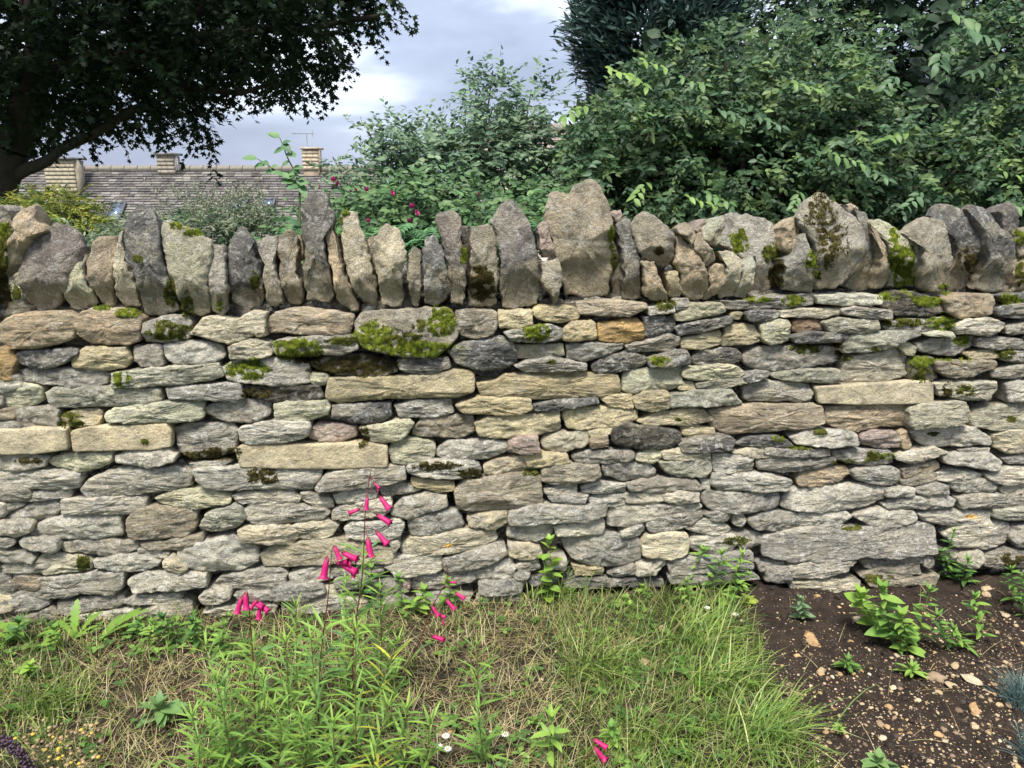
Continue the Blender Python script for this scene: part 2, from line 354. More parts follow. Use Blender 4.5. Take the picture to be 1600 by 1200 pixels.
# outlines read off the wall, 2.5 px units from each block's corner
BODY = {
(0, 450): """
t 0 22 6 17 20 15 38 15 46 19 44 32 34 36 18 38 8 38 1 33|t 46 21 50 15 56 13 80 14 88 20 87 33 78 36 56 35 49 30|G 88 23 100 18 115 17 119 22 118 32 104 35 90 34
c 118 29 126 19 134 18 148 20 156 15 166 16 165 27 150 33 144 35 130 32|c 158 24 165 25 166 30 160 31|o -4 38 6 39 9 43 8 58 -4 61|g 9 41 20 39 46 38 48 41 43 46 34 50 20 51 9 47
y 44 43 52 37 78 37 82 45 78 50 64 52 46 50|G 82 37 90 36 101 36 102 48 88 50 83 46|w 101 35 118 33 138 35 141 43 132 47 108 48 101 42|c 142 37 156 32 168 34 169 42 158 45 143 45
G 9 51 30 50 60 51 67 54 66 60 56 64 35 61 10 58|v 68 54 90 51 136 47 139 55 132 58 100 62 70 63|w 138 50 147 46 164 44 180 45 193 48 194 59 182 62 170 61 158 60 142 58
e -4 61 10 59 25 61 27 70 16 76 -4 75|v 27 66 32 63 60 62 100 63 101 70 88 73 50 75 30 76|G 102 63 120 61 140 60 150 61 152 69 148 72 130 70 104 70|k 152 62 170 61 200 61 202 69 190 72 168 71 155 67
G -4 80 8 76 30 74 36 77 37 87 20 88 -4 87|y 38 80 46 76 64 76 63 86 50 87 38 87|e 64 80 72 75 100 72 126 71 127 82 115 84 88 85 68 84|G 127 75 140 71 155 69 168 71 170 79 160 84 140 84 128 79
T -4 89 20 88 41 88 42 101 20 104 -4 104|T 44 90 56 87 104 85 107 90 107 99 96 101 46 102|G 108 88 118 85 145 84 149 88 147 103 135 106 120 107 111 103 109 95
w 148 88 160 85 175 83 192 84 194 87 191 95 170 98 150 98|T 147 101 152 98 180 98 230 97 242 99 242 112 215 113 175 113 150 112
w -4 104 20 104 30 106 27 112 14 114 -4 114|e 28 108 42 104 70 102 71 108 62 113 50 115 34 113|w 71 105 80 102 104 101 110 104 109 108 92 113 72 109|w 118 110 140 108 145 108 138 112 122 114""",
(0, 700): """
w -4 20 8 17 18 14 48 15 50 17 49 25 42 27 20 26 -4 25|w 50 26 55 20 68 14 82 12 92 14 110 12 119 16 119 25 100 28 75 31 53 31|w 120 14 128 13 160 12 201 13 200 20 195 27 170 26 135 27 126 24
G -4 28 15 27 44 27 43 31 25 33 -4 34|w 38 33 50 32 80 30 91 32 90 40 82 42 55 42 38 41|e 96 32 108 27 128 26 145 28 144 34 125 38 108 38 98 35|w -4 36 10 34 15 36 8 39 -4 41
G 4 41 10 39 22 34 36 33 38 38 34 43 26 46 4 45|w 145 30 155 28 182 27 188 31 187 34 172 35 150 35|w 19 54 24 47 40 42 75 43 76 55 60 57 32 58 20 56|m 78 43 92 37 104 39 121 40 122 52 115 56 95 58 80 57
v 123 50 128 42 146 36 151 38 154 44 148 50 132 54 124 52|w -4 46 18 46 20 48 19 53 10 56 -4 55|w 151 40 156 35 180 35 204 38 206 41 200 46 160 49 155 45|G -4 56 8 57 9 60 5 62 -4 62
w 10 60 14 56 34 58 36 64 32 66 15 64|G 37 60 50 57 70 57 86 60 86 64 78 67 68 68 38 65|m 87 60 105 58 125 55 127 58 120 64 100 64 88 62|c 148 52 152 50 180 49 186 52 186 58 180 62 150 59
w 110 66 122 60 145 55 155 60 160 64 161 73 152 77 132 79 120 77 111 72|w 86 63 94 63 106 66 104 69 95 69 86 65|G -4 64 18 66 22 69 20 72 5 72 -4 71|c 22 70 26 67 50 68 57 72 56 77 40 78 28 80 22 76
w 58 71 70 68 86 67 100 71 99 74 90 77 72 78 59 75|c 101 72 106 68 110 72 116 77 112 80 102 77|w 7 80 12 75 20 72 24 77 20 83 10 87|G -4 74 5 76 7 84 9 90 4 94 -4 94
G 9 88 24 82 50 79 77 78 76 88 70 92 50 91 40 94 25 96 12 93|w 79 84 90 78 118 79 129 79 129 87 110 90 82 91|G 131 89 137 81 160 76 175 76 179 79 178 86 168 90 150 89 138 90
G -4 95 10 92 28 96 30 99 18 103 5 105 -4 105|G 35 98 50 94 76 92 78 96 76 99 60 102 42 105 36 103|w 77 96 85 92 112 91 114 94 105 98 80 98|w 124 94 128 90 143 89 144 95 136 99 126 98|G 146 92 155 90 171 92 170 96 150 96
w 87 104 96 99 112 96 119 97 120 104 112 107 95 111 89 109|w 127 103 135 100 160 98 173 99 171 106 150 107 132 106|G -4 106 20 105 30 100 40 106 42 112 25 113 -4 112|w 44 105 65 103 82 102 84 105 70 110 52 112 43 110
G 77 111 86 104 92 112 90 116 78 115|c 101 109 118 108 132 105 133 112 120 114 104 113|w 134 108 150 107 170 108 176 112 172 116 135 113|G 43 112 60 112 75 110 76 114 55 117 44 116|G -4 113 20 113 42 114 40 119 -4 119
G 92 113 110 114 130 114 134 119 115 122 92 120|G 135 114 150 114 173 117 170 124 140 122""",
(400, 450): """
t 4 22 12 15 32 12 46 14 60 17 61 20 58 30 40 29 8 28|m 61 22 65 17 72 15 100 13 120 13 124 18 127 30 120 38 110 44 85 42 68 38 62 32|m 124 15 130 14 150 14 151 24 148 30 135 32 128 30 125 22
G 9 35 16 32 40 31 62 30 64 38 54 42 30 43 12 42|k 34 47 48 42 70 42 86 47 88 52 80 56 60 55 40 52|g 88 46 92 44 115 44 120 44 122 50 110 54 98 54 90 51|g 120 40 130 34 152 30 160 33 163 40 164 47 155 51 140 52 126 48
e 33 53 45 54 44 60 35 61|y 43 66 45 57 60 56 90 56 122 52 134 52 137 55 136 65 125 68 80 70 50 73 43 71|y 138 60 148 59 156 54 190 53 226 54 228 57 228 65 220 68 190 69 175 70 140 68
e 11 73 20 71 44 71 46 75 45 80 30 84 12 82|g 47 74 60 73 84 72 85 80 78 85 60 85 47 82|G 86 74 100 70 122 70 124 78 110 81 90 81|y 125 74 138 69 160 69 172 70 173 76 166 80 130 79
p 32 90 38 85 50 85 62 87 63 93 50 97 40 96 33 94|e 64 88 80 85 96 82 99 85 94 92 86 97 72 98 68 93|m 98 88 104 81 125 80 136 80 137 90 128 94 110 94 98 92|y 137 85 145 81 175 79 190 77 191 89 175 93 160 95 139 93
e 83 99 92 94 110 96 112 99 111 108 95 111 84 110|w 113 102 120 96 150 95 158 96 158 102 145 108 120 108 113 105|p 158 97 165 93 176 93 178 102 168 105 158 103""",
(400, 700): """
G 37 25 43 17 60 13 93 12 94 20 85 23 60 26 38 27|w 94 12 105 9 120 8 135 9 141 12 140 18 125 20 105 19 95 16|c 142 11 152 7 166 5 178 7 180 12 170 16 158 17 143 17|y 97 20 110 20 124 22 124 26 115 28 98 24
w 48 30 55 27 72 25 76 28 75 32 60 35 50 35|G 76 25 90 22 97 24 104 26 98 28 80 31|w 28 28 34 28 48 33 48 38 38 37 28 33|w 47 40 54 36 75 33 84 31 85 38 80 42 60 46 47 46|w 86 38 92 32 108 28 119 30 120 37 105 41 95 46 84 43
m 124 27 130 21 160 17 178 16 179 20 180 36 160 39 135 41 126 39|c 19 49 30 47 45 45 51 50 48 55 38 58 22 57|w 55 51 60 48 90 46 93 50 90 56 80 59 65 58 56 56|G 95 46 105 42 120 39 127 40 131 50 115 54 100 57 96 55
c 132 43 145 41 157 39 158 48 150 52 133 50|c 1 68 10 62 40 57 60 59 88 63 86 72 75 72 40 73 20 75 4 75|c 89 63 95 58 120 53 135 51 150 53 152 58 140 63 110 67 92 69|w 80 75 88 68 110 67 116 68 116 76 105 80 88 81
G 117 70 130 66 150 61 156 62 158 68 145 74 125 79 118 78|w 137 77 148 73 160 69 162 75 160 82 145 84 138 82|G 97 82 115 77 136 76 138 83 120 88 97 90|w 20 80 35 75 45 74 48 82 35 85 22 85|G 8 90 20 86 40 86 44 92 30 97 10 97
w 14 101 25 95 40 92 60 94 70 98 68 105 40 106 20 106|g 3 108 15 106 40 107 42 114 10 117|G 70 84 91 82 92 92 75 93 68 90|p 92 82 96 82 96 90 92 91|G 138 84 160 83 170 84 165 92 140 93|G 48 83 68 80 72 84 66 88 50 90
c 42 87 54 85 55 92 48 97 44 94|G 72 94 92 93 100 97 96 101 75 100|G 100 92 118 90 136 92 132 98 105 99|G 138 94 160 93 168 95 160 98 140 98|G 45 76 80 74 79 80 60 82 48 80|w 83 60 88 59 90 62 86 66""",
(800, 450): """
y -8 15 13 14 13 24 4 25 -8 25|y 14 13 18 11 40 12 43 19 30 22 20 21 14 18|t 40 9 60 8 84 10 84 13 74 18 50 17 42 16|G -5 28 5 26 25 23 32 26 32 32 20 35 0 33|y 32 26 38 21 50 20 53 23 53 32 42 34 32 33
o 54 22 60 21 80 19 83 24 83 32 72 35 54 33|g 82 18 95 17 102 19 102 26 98 30 84 31|w 85 12 95 10 101 10 102 15 86 17|G 101 7 110 7 112 12 103 14|e 102 17 112 10 132 9 135 15 125 18 104 21|g 102 25 110 22 130 19 139 18 138 22 125 27 105 30
y 137 16 144 15 143 20 137 19|g 145 15 160 14 168 15 168 17 162 21 148 21|G 128 8 140 9 165 5 189 4 190 10 175 12 150 14 135 13|v 2 36 20 35 32 35 33 42 25 44 3 44|G 34 36 50 34 70 35 70 38 60 42 45 46 35 44
m 71 36 85 33 98 29 105 31 105 36 98 40 72 40|y 106 32 118 29 131 27 131 35 118 39 106 38|y 131 34 134 25 140 22 152 23 157 33 150 35 132 37|e 156 23 160 20 173 20 175 23 175 33 162 36 157 32|G 2 49 10 46 25 44 47 48 47 52 30 53 8 53
g 49 48 60 42 74 40 85 43 85 48 70 52 52 54|g 86 44 100 40 110 39 112 43 112 48 100 50 87 49|g 113 43 120 38 140 38 144 42 143 47 120 49 113 47|G 145 42 152 37 176 36 206 37 207 46 190 49 165 53 150 50 145 46
e 69 56 74 51 95 50 106 50 107 60 100 64 75 67 69 64|e 107 51 120 49 140 48 146 53 142 56 118 58 107 56|y 104 62 107 58 114 59 115 64 104 64|v 115 60 130 57 145 55 147 59 135 63 116 63|G 145 56 155 52 162 53 160 57 147 60
w 145 61 165 58 186 60 190 66 186 71 165 71 146 71|g 14 73 30 70 54 68 55 72 35 76 15 78|y 55 69 65 67 75 67 76 75 62 75|y 76 69 82 66 98 65 99 75 88 78 78 76|v 99 67 115 64 138 63 145 73 138 74 115 74 100 75
y 32 79 36 76 60 74 79 76 79 82 70 86 45 89 34 88|y 78 83 90 78 110 76 120 76 127 83 110 86 85 86|t 124 78 135 75 150 73 187 73 195 74 196 84 187 88 160 90 135 93 126 88|y 106 87 115 86 127 88 128 93 120 95 107 92
c 18 95 25 91 46 89 48 92 47 98 30 104 20 102|y 48 90 55 88 65 88 62 91 50 94|t 49 95 60 92 61 99 50 101|k 62 90 70 85 90 87 106 90 105 96 98 101 80 102 63 98|g 104 97 115 94 138 93 141 96 138 102 120 103 107 103
g 140 98 150 93 165 92 172 95 176 99 160 102 148 99|y 7 106 15 103 35 105 37 110 20 112 10 112|G 37 106 45 102 75 101 77 104 75 108 55 111 40 109|e 78 104 85 101 93 102 94 106 88 110 78 108
c 94 103 105 100 125 104 125 107 105 108 95 107|w 126 105 132 104 152 106 152 115 140 117 127 115|c 137 103 150 100 160 101 178 105 165 107 150 106""",
(800, 700): """
m 19 13 30 11 55 11 56 18 48 21 30 24 19 22|G 56 11 70 9 85 9 90 14 88 19 70 21 58 17|v 92 9 105 7 125 7 126 14 122 19 105 19 96 15|G 153 8 165 5 203 6 204 10 195 13 170 16 154 14|w 126 17 140 16 160 17 176 21 172 27 160 28 130 27 125 24
w 20 26 30 23 41 22 41 28 28 31 21 29|G 23 31 40 29 49 30 46 34 38 36 25 34|w 43 25 50 22 72 22 71 28 60 29 44 28|G 72 23 90 19 115 20 119 25 118 28 95 29 73 27|w 118 20 124 20 123 26 119 25|w 47 32 55 29 71 29 71 36 65 38 50 35
w 71 29 80 28 95 28 95 33 88 36 72 35|w 95 30 105 27 118 29 118 34 105 36 96 34|G 118 33 122 27 140 28 168 29 168 38 160 40 140 42 126 40|w -2 40 10 37 30 36 60 37 59 43 45 47 20 48 5 50 -2 49|w 60 40 65 37 90 35 119 35 117 38 105 43 90 45 75 50 60 50
G 84 48 90 44 110 41 119 39 120 44 112 49 95 53 86 53|G 120 42 130 39 138 42 135 46 125 46|w 139 43 144 41 147 45 144 50 139 48|G 147 44 160 40 180 41 181 50 172 53 155 52 148 48|w -3 49 10 48 26 48 25 55 15 59 -3 56|w 26 49 45 47 58 46 58 54 50 56 28 55
w 68 54 75 50 82 47 84 51 80 56 70 56|w 108 50 120 44 130 46 138 51 135 55 120 54|c 84 56 100 53 111 54 111 64 105 69 82 69 82 60|G 32 58 45 56 62 53 82 57 82 70 75 72 70 75 50 75 38 70 33 64|c -2 61 10 60 18 62 20 68 5 71 -2 68
w 112 57 125 54 140 55 142 60 138 66 125 68 112 64|G 136 54 150 52 158 55 157 60 145 64 140 60|G 97 73 105 69 130 68 151 66 152 75 130 78 100 80|w 2 74 15 70 18 76 5 78|w 24 71 34 69 34 77 24 76|y 38 74 45 74 57 76 57 80 40 80
G 60 79 75 73 80 74 78 80 65 82|w 79 74 95 70 97 73 90 80 78 81|G 0 79 12 78 10 82 3 83|G 153 72 170 71 172 76 155 78|g 9 82 20 80 30 80 28 86 12 87|G 98 81 115 80 150 78 155 82 130 86 100 86|g 32 82 60 82 95 82 95 87 32 87""",
(1200, 450): """
W 30 5 50 4 71 5 71 10 50 11 32 10|k 72 5 80 2 95 3 110 8 112 15 100 18 80 17 72 11|t 111 7 125 4 142 4 145 10 140 17 120 19 112 15|g 144 13 155 10 170 10 170 18 155 19 144 17|g 145 5 155 4 170 4 170 9 150 10|c 5 15 20 13 47 13 46 16 35 19 8 18
G 47 14 55 12 79 15 79 20 60 19 48 16|r 15 22 18 20 35 20 35 27 16 28|v 36 22 45 19 70 20 70 25 65 28 40 28|G 71 22 85 20 118 18 119 20 112 26 90 28 73 27|w 117 24 125 20 140 19 148 22 148 25 140 30 120 29|G 149 24 160 22 170 23 170 29 149 29
g 16 31 25 28 50 28 51 31 45 34 18 35|v 47 38 50 30 65 28 97 27 97 30 85 34 80 38 60 41 50 41|e 82 36 88 34 94 37 92 42 86 42|G 92 36 100 32 130 30 131 35 125 39 115 43 95 40|e 98 29 110 27 116 28 117 31 100 30|G 132 32 145 31 159 32 160 38 145 39 132 37
W 47 58 49 43 60 42 80 38 89 43 88 55 75 59 62 59 50 60|v 2 54 20 51 46 51 47 56 45 60 25 59 5 57|k 89 44 105 43 106 48 106 58 90 58 88 52|m 106 46 125 46 145 46 144 50 130 55 115 57 107 52|y 123 41 135 39 145 39 145 43 135 46 127 44
G 146 40 160 39 170 41 170 45 155 47 147 45|G 140 53 150 49 170 46 170 55 155 57 141 56|c 105 60 115 58 144 59 145 63 140 71 125 70 108 67|w 150 60 158 58 170 58 170 70 152 72|T 30 62 60 60 100 58 103 60 103 72 60 73 32 72
t 37 75 60 73 88 73 89 78 88 87 70 87 55 90 42 87 37 84|v 89 76 100 73 125 71 127 76 126 85 105 88 89 89|v 127 78 135 75 150 73 170 72 170 86 155 88 140 89 128 86|w 15 94 25 89 50 90 56 92 57 98 40 100 18 98|p 58 93 65 89 80 90 84 95 83 100 70 101 59 98
t 83 91 87 89 90 98 86 101 84 100|w 90 90 110 87 130 87 139 93 139 98 120 99 100 100 94 96|c 141 92 150 89 170 89 170 103 150 104 143 100|G 0 100 15 101 40 101 40 106 15 106 -2 104|G 41 103 50 101 75 101 80 104 80 110 65 112 50 109 42 107
w 80 105 90 102 105 100 113 103 105 107 90 110 81 108|G 119 101 138 100 138 104 122 105|w 111 106 120 104 140 104 147 109 144 115 125 112 112 110|G 147 107 160 104 170 104 170 109 150 110""",
(1200, 700): """
G 53 15 58 13 80 12 83 14 83 22 75 24 60 22 55 19|m 83 13 95 10 108 9 109 13 100 17 85 19|m 84 21 95 18 106 16 105 22 95 24 85 24|w 105 17 115 14 130 15 135 17 128 21 115 22 106 20|w 137 17 150 13 170 13 170 22 150 24 139 20|t 18 20 20 16 35 13 50 12 52 16 45 21 30 24 20 24
w 9 34 14 27 30 24 50 23 74 24 74 33 60 38 35 40 15 39 9 37|w 75 27 85 25 93 26 92 31 75 31|G 93 26 105 22 113 24 113 29 100 30 94 29|G 113 24 125 20 143 19 145 23 140 28 120 28|w 145 25 155 23 170 23 170 30 155 31 147 29|w 73 36 85 31 110 29 119 33 115 37 100 39 75 39
G 119 32 130 29 160 30 170 31 165 37 140 38 120 38|w 12 43 25 40 50 40 53 43 45 48 20 49 13 46|w 53 42 70 38 90 39 94 42 93 47 80 50 68 51 58 46|w 94 41 110 39 141 40 140 47 120 50 98 46|v 143 40 160 37 170 37 170 46 150 46 143 44
G -3 57 15 52 40 49 60 51 80 49 105 48 107 52 106 66 80 69 60 68 40 71 15 72 -3 68|w 110 55 115 50 140 46 152 48 154 59 140 64 118 62|G 154 50 170 48 170 63 158 63 153 57|G -3 70 10 71 12 74 -2 76|w 14 75 25 71 50 69 56 71 50 77 35 81 16 83
G 57 70 75 68 97 68 98 72 80 75 62 76|G 0 76 12 74 15 80 14 85 0 85|m 58 80 70 75 95 73 97 79 80 82 60 82|G 98 68 104 68 104 76 98 74|w 122 67 135 64 137 70 132 76 120 74|G 136 66 150 63 170 66 170 76 145 77 135 74|G 108 63 120 64 120 70 108 72
c 15 85 40 82 58 83 56 88 30 90 15 89|m 62 83 80 83 98 81 108 80 106 86 64 87""",
}
COPING = {
(0, 250): """
G- -5 30 3 28 8 32 7 40 -5 44|t 7 36 11 30 18 27 20 33 21 38 26 44 18 50 14 56 12 64 2 68 1 60 5 50 9 44|m- -5 36 5 36 7 42 4 60 4 75 -5 78|u 14 52 20 46 30 39 38 40 46 46 52 54 50 70 36 88 31 94 20 95 11 88 12 72|e- 3 75 12 69 14 80 14 92 16 95 8 94 4 84
k- -5 72 3 70 4 85 8 94 0 97 -5 97|c 35 66 37 56 42 54 48 55 52 60 52 72 56 82 58 91 48 96 41 94 37 85|t 53 63 57 50 62 47 69 47 72 54 71 62 70 80 68 92 62 92 57 82 53 72|c 72 55 73 45 76 43 77 55 79 64 83 74 85 92 75 93 70 85 70 62
g 76 50 77 35 84 27 92 30 98 42 100 52 102 66 106 80 109 94 98 99 87 97 84 80 82 68 77 62|v 100 38 104 37 118 42 130 49 132 60 130 75 129 97 122 99 112 95 107 78 101 60 99 48|G 131 52 138 53 140 62 141 82 139 96 137 99 131 95 128 86 130 72
g 141 50 150 42 157 50 160 60 163 66 164 85 160 93 150 96 143 88 141 76""",
(400, 250): """
G 0 50 6 47 13 47 14 52 11 60 13 70 17 84 17 91 7 93 4 80 4 62 1 58|m 10 54 15 46 20 43 25 47 26 60 25 70 29 82 28 91 20 91 16 84 14 70 13 62|t- 25 48 28 46 30 58 28 64 26 62|g 28 30 31 21 38 19 44 20 46 30 50 38 46 42 42 42 44 60 47 72 48 86 44 90 30 89 28 80 30 60 28 45
t 42 40 46 38 48 44 52 60 55 72 60 84 64 95 60 96 50 90 48 76 45 60 42 48|c 52 42 52 34 55 31 61 33 66 44 70 56 73 70 76 84 75 92 66 90 60 80 56 68 53 55|m- 69 50 74 46 76 60 76 75 72 70|c 74 48 78 40 82 39 88 43 93 52 95 58 92 68 92 80 91 93 86 94 78 92 76 78 74 66 73 55
m 95 58 98 54 103 56 103 70 103 84 102 93 99 94 94 84 94 70|g 104 60 106 50 111 45 114 48 118 58 120 68 120 88 112 92 105 90 104 75|u 112 35 115 32 123 31 128 36 128 48 131 56 132 76 130 92 122 90 120 70 117 56 114 46|k- 127 42 134 41 136 60 134 85 131 88 131 62 128 52
m 134 41 145 40 150 42 151 55 152 70 151 90 148 93 132 93 132 85 134 60|u 147 38 153 28 160 25 165 28 170 38 175 46 178 62 178 85 176 91 162 95 155 93 152 80 152 60 150 45""",
(800, 250): """
p 15 42 20 38 24 41 28 60 27 61 20 62 18 55|m 19 64 29 61 32 74 30 88 27 91 23 84 19 76|m 20 40 21 28 25 20 30 18 36 21 40 15 46 12 53 12 58 16 61 25 63 40 64 52 64 70 63 84 58 87 46 87 34 86 31 78 28 62 24 46|m- 62 48 68 58 70 72 70 85 64 87 62 75|p- 62 34 63 31 68 31 69 35 66 42
g 65 40 71 35 74 38 77 48 80 55 81 70 83 87 78 89 71 87 71 70 68 55|m 75 40 83 32 90 34 100 42 103 50 103 60 100 67 92 66 82 62 78 55 76 48|t 82 63 89 63 94 75 98 84 99 90 93 89 84 86|m- 88 64 97 67 97 72 100 85 93 80|y 96 70 100 68 105 69 108 82 106 86 99 86 97 78
t 103 48 107 47 112 52 117 60 122 68 125 82 121 88 112 88 107 84 106 72 102 64 104 56|m 104 42 109 39 114 42 116 50 113 56 109 48 104 46|p 116 42 120 36 122 36 121 42 118 46 115 45|t 115 50 118 45 122 52 128 58 129 63 122 67 117 60 114 56|c 120 44 125 36 134 34 134 42 131 52 128 55 122 51 119 48
t 122 67 128 64 133 65 134 75 130 84 124 88 121 88 124 78|c 128 57 136 56 144 62 145 68 142 76 140 86 132 87 130 84 134 76 133 64|c 144 64 150 60 153 65 151 80 148 87 143 87 140 85 143 74|G- 131 53 134 40 136 33 150 33 160 36 168 40 171 48 170 62 172 66 168 80 161 84 152 86 151 78 153 66 150 59 145 63 136 56""",
(1200, 250): """
t 9 42 17 35 22 42 22 46 18 57 14 60 9 56|G 11 62 17 60 22 46 26 45 28 56 32 68 31 83 20 83 12 82|G 19 36 26 26 32 19 36 21 48 28 58 36 64 44 63 54 60 64 52 76 46 82 34 82 33 75 30 62 27 48|t- 48 27 52 26 57 30 58 36 50 34|g- 53 31 62 32 66 40 68 50 72 58 70 72 68 83 58 83 50 80 54 74 62 60 64 46 58 36
t 65 38 70 44 75 56 78 66 79 76 76 81 69 82 70 70 72 56 67 46|c 66 38 75 36 80 40 84 46 96 51 97 62 96 78 88 81 79 80 79 66 75 52|m 85 46 98 36 103 35 115 38 117 50 119 62 116 72 114 84 106 84 98 81 96 70 97 52 90 48|g- 104 35 110 27 116 26 128 32 134 42 136 56 139 66 136 76 128 82 116 83 115 78 119 62 117 46 115 38
g 128 30 132 27 140 29 144 35 150 44 156 52 158 64 154 82 145 84 134 82 138 72 138 62 134 42|u- 144 32 152 26 158 30 160 42 158 54 148 46|m- 155 50 160 43 172 40 172 62 158 62|t- 157 60 172 58 172 84 154 83""",
}

def parse(blocks):
    out = []
    for (x0, y0), s in blocks.items():
        for item in s.replace("\n", "|").split("|"):
            item = item.strip()
            if not item: continue
            p = item.split()
            nums = list(map(float, p[1:]))
            pts = [(x0 + 2.5 * nums[i], y0 + 2.5 * nums[i + 1]) for i in range(0, len(nums), 2)]
            out.append((p[0], pts))
    return out

def chaikin(pts, k):
    P = np.array(pts)
    for _ in range(k):
        Q = np.roll(P, -1, axis=0)
        P = np.stack([P * .84 + Q * .16, P * .16 + Q * .84], axis=1).reshape(-1, 2)
    return P

def resample(P, n):
    Q = np.vstack([P, P[:1]])
    d = np.concatenate([[0], np.cumsum(np.hypot(*np.diff(Q, axis=0).T))])
    t = np.linspace(0, d[-1], n, endpoint=False)
    return np.stack([np.interp(t, d, Q[:, 0]), np.interp(t, d, Q[:, 1])], axis=1)

def area(P):
    x, y = np.array(P).T
    return abs(np.dot(x, np.roll(y, -1)) - np.dot(y, np.roll(x, -1))) / 2

def nz3(x, y, z): return noise.noise(Vector((x, y, z)))

def stone_mesh(uv, code, style, rnd, dense=1.0, depth=0.20):
    """uv: outline on the wall face in metres. Returns local verts (u, v, out) and faces, centre."""
    cp = style == 'cope'; sawn = code == 'T'; lumpy = style == 'lumpy'
    P = np.array(uv) if cp or rnd.random() < .75 else chaikin(uv, 1)
    c = np.array([(P[:, 0].min() + P[:, 0].max()) / 2, (P[:, 1].min() + P[:, 1].max()) / 2])
    w, h = np.ptp(P[:, 0]), np.ptp(P[:, 1])
    small = max(min(w, h), 0.015)
    per = np.hypot(*np.diff(np.vstack([P, P[:1]]), axis=0).T).sum()
    n = int(np.clip(per / (0.0055 if not cp else 0.0062) * dense, 16, 112))
    R = resample(P, n) - c
    seed = rnd.random() * 90
    T_ = np.roll(R, -1, axis=0) - np.roll(R, 1, axis=0)
    NO = np.stack([T_[:, 1], -T_[:, 0]], 1); NO /= np.hypot(*NO.T)[:, None] + 1e-9
    if np.sum(NO * R) < 0: NO = -NO
    # ragged edge, pushed out along the outline's own normal
    for i in range(n):
        q = R[i]
        j = nz3(q[0] * 22, q[1] * 22, seed) * 0.9 + nz3(q[0] * 70, q[1] * 70, seed + 9) * 0.6 + nz3(q[0] * 190, q[1] * 190, seed + 4) * 0.3
        a = (0.0012 if sawn else 0.0044 if not cp else 0.0085) * j
        R[i] = q + NO[i] * (a * min(1, small / .04) + (0.0020 if not cp else -0.0018))
    LEN = np.hypot(*R.T) + 1e-6
    COS = np.clip(np.sum(R * NO, axis=1) / LEN, 0.22, 1)
    k_x = small / max(w, 1e-3) if not cp else 1.0
    k_y = 1.0 if not cp else min(1.0, 1.6 * small / max(h, 1e-3))
    planes = []
    if cp:
        for _ in range(5):
            a = rnd.uniform(0, 2 * PI); s = rnd.uniform(0.30, 0.85)
            planes.append((rnd.uniform(-0.004, 0.010) + s * 0.24 * small, -s * math.cos(a) * .8, -s * math.sin(a) * k_y * .8))
        planes.append((0.015 + rnd.uniform(0.10, 0.26) * h * .55, 0.0, rnd.uniform(0.55, 1.0)))      # undercut foot
        planes.append((rnd.uniform(0.008, 0.022), rnd.uniform(-.35, .35), rnd.uniform(-0.14, 0.02)))
    elif sawn:
        planes.append((0.004, rnd.uniform(-.02, .02), rnd.uniform(-.05, .05)))
    else:
        for _ in range(4):
            a = rnd.uniform(0, 2 * PI); s = rnd.uniform(0.10, 0.6)
            planes.append((rnd.uniform(0.0, 0.007) + s * 0.24 * small, -s * math.cos(a) * k_x * 1.3, -s * math.sin(a) * .95))
        planes.append((rnd.uniform(0.004, 0.010), rnd.uniform(-.05, .05), rnd.uniform(-.25, .12)))
    ER = (0.08 if sawn else 0.13 if not cp else 0.07) * small
    ER = min(ER, 0.008)
    edge = [1.5, 0.85, 0.45, 0.18, 0.0]; inner = [.16, .32, .47, .61, .74, .87, 1.0]
    if dense < 0.8: edge, inner = [1.2, .4, 0.0], [.4, .75, 1.0]
    amp = 0.0014 if sawn else 0.0068 if not cp else 0.0105
    amp *= min(1.0, small / 0.05)
    V_ = []
    def hgt(x, y, d):
        z = min(p[0] + p[1] * x + p[2] * y for p in planes)
        if cp and z < -.03: z = -.03 + (z + .03) * .35
        if d < ER:
            t = 1 - d / ER; z -= ER * (1 - math.sqrt(max(0, 1 - t * t)))
        if cp:
            n1 = nz3(x * 8, y * 7, seed)
            f1 = noise.voronoi(Vector((x * 17, y * 14, seed)))[0][0]; f2 = noise.voronoi(Vector((x * 42 + n1, y * 36, seed + 8)))[0][0]
            a = n1 * 0.8 - (f1 - .45) * 1.7 - (f2 - .4) * 0.75 + nz3(x * 90, y * 80, seed + 5) * 0.35
        else:
            n1 = nz3(x * 11, y * 28, seed)
            if lumpy:
                f1 = noise.voronoi(Vector((x * 28, y * 40, seed)))[0][0]
                return z + amp * (n1 * .6 - (f1 - .45) * 1.5 + nz3(x * 70, y * 90, seed + 6) * .7)
            lay = (y * 62 + n1 * 2.4 + nz3(x * 24, y * 12, seed + 2) * 1.1) % 1.0
            a = n1 * 0.9 + nz3(x * 26, y * 90, seed + 3) * 0.7 + (lay - .5) * (0.8 if n1 > -.15 else 0.2) + nz3(x * 120, y * 160, seed + 6) * .3
        return z + a * amp
    V_.append((0, 0, hgt(0, 0, small)))
    rad = [np.maximum(1 - edge[0] * ER / COS / LEN, 0.35) * f for f in inner] + [np.maximum(1 - e_ * ER / COS / LEN, 0.36 + .01 * k) for k, e_ in enumerate(edge[1:])]
    for rr_ in rad:
        for i in range(n):
            x, y = R[i] * rr_[i]
            V_.append((x, y, hgt(x, y, (1 - rr_[i]) * LEN[i] * COS[i])))
    rim = len(V_) - n
    back = [(1.0, -0.012), (0.985, -0.035), (0.93, -0.55 * depth), (0.80, -depth)]
    if cp: back = [(0.985, -0.014), (0.94, -0.04), (0.84, -0.65 * depth), (0.62, -depth)]
    if dense < 0.8: back = [(1.0, -0.012), (0.93, -0.5 * depth)]
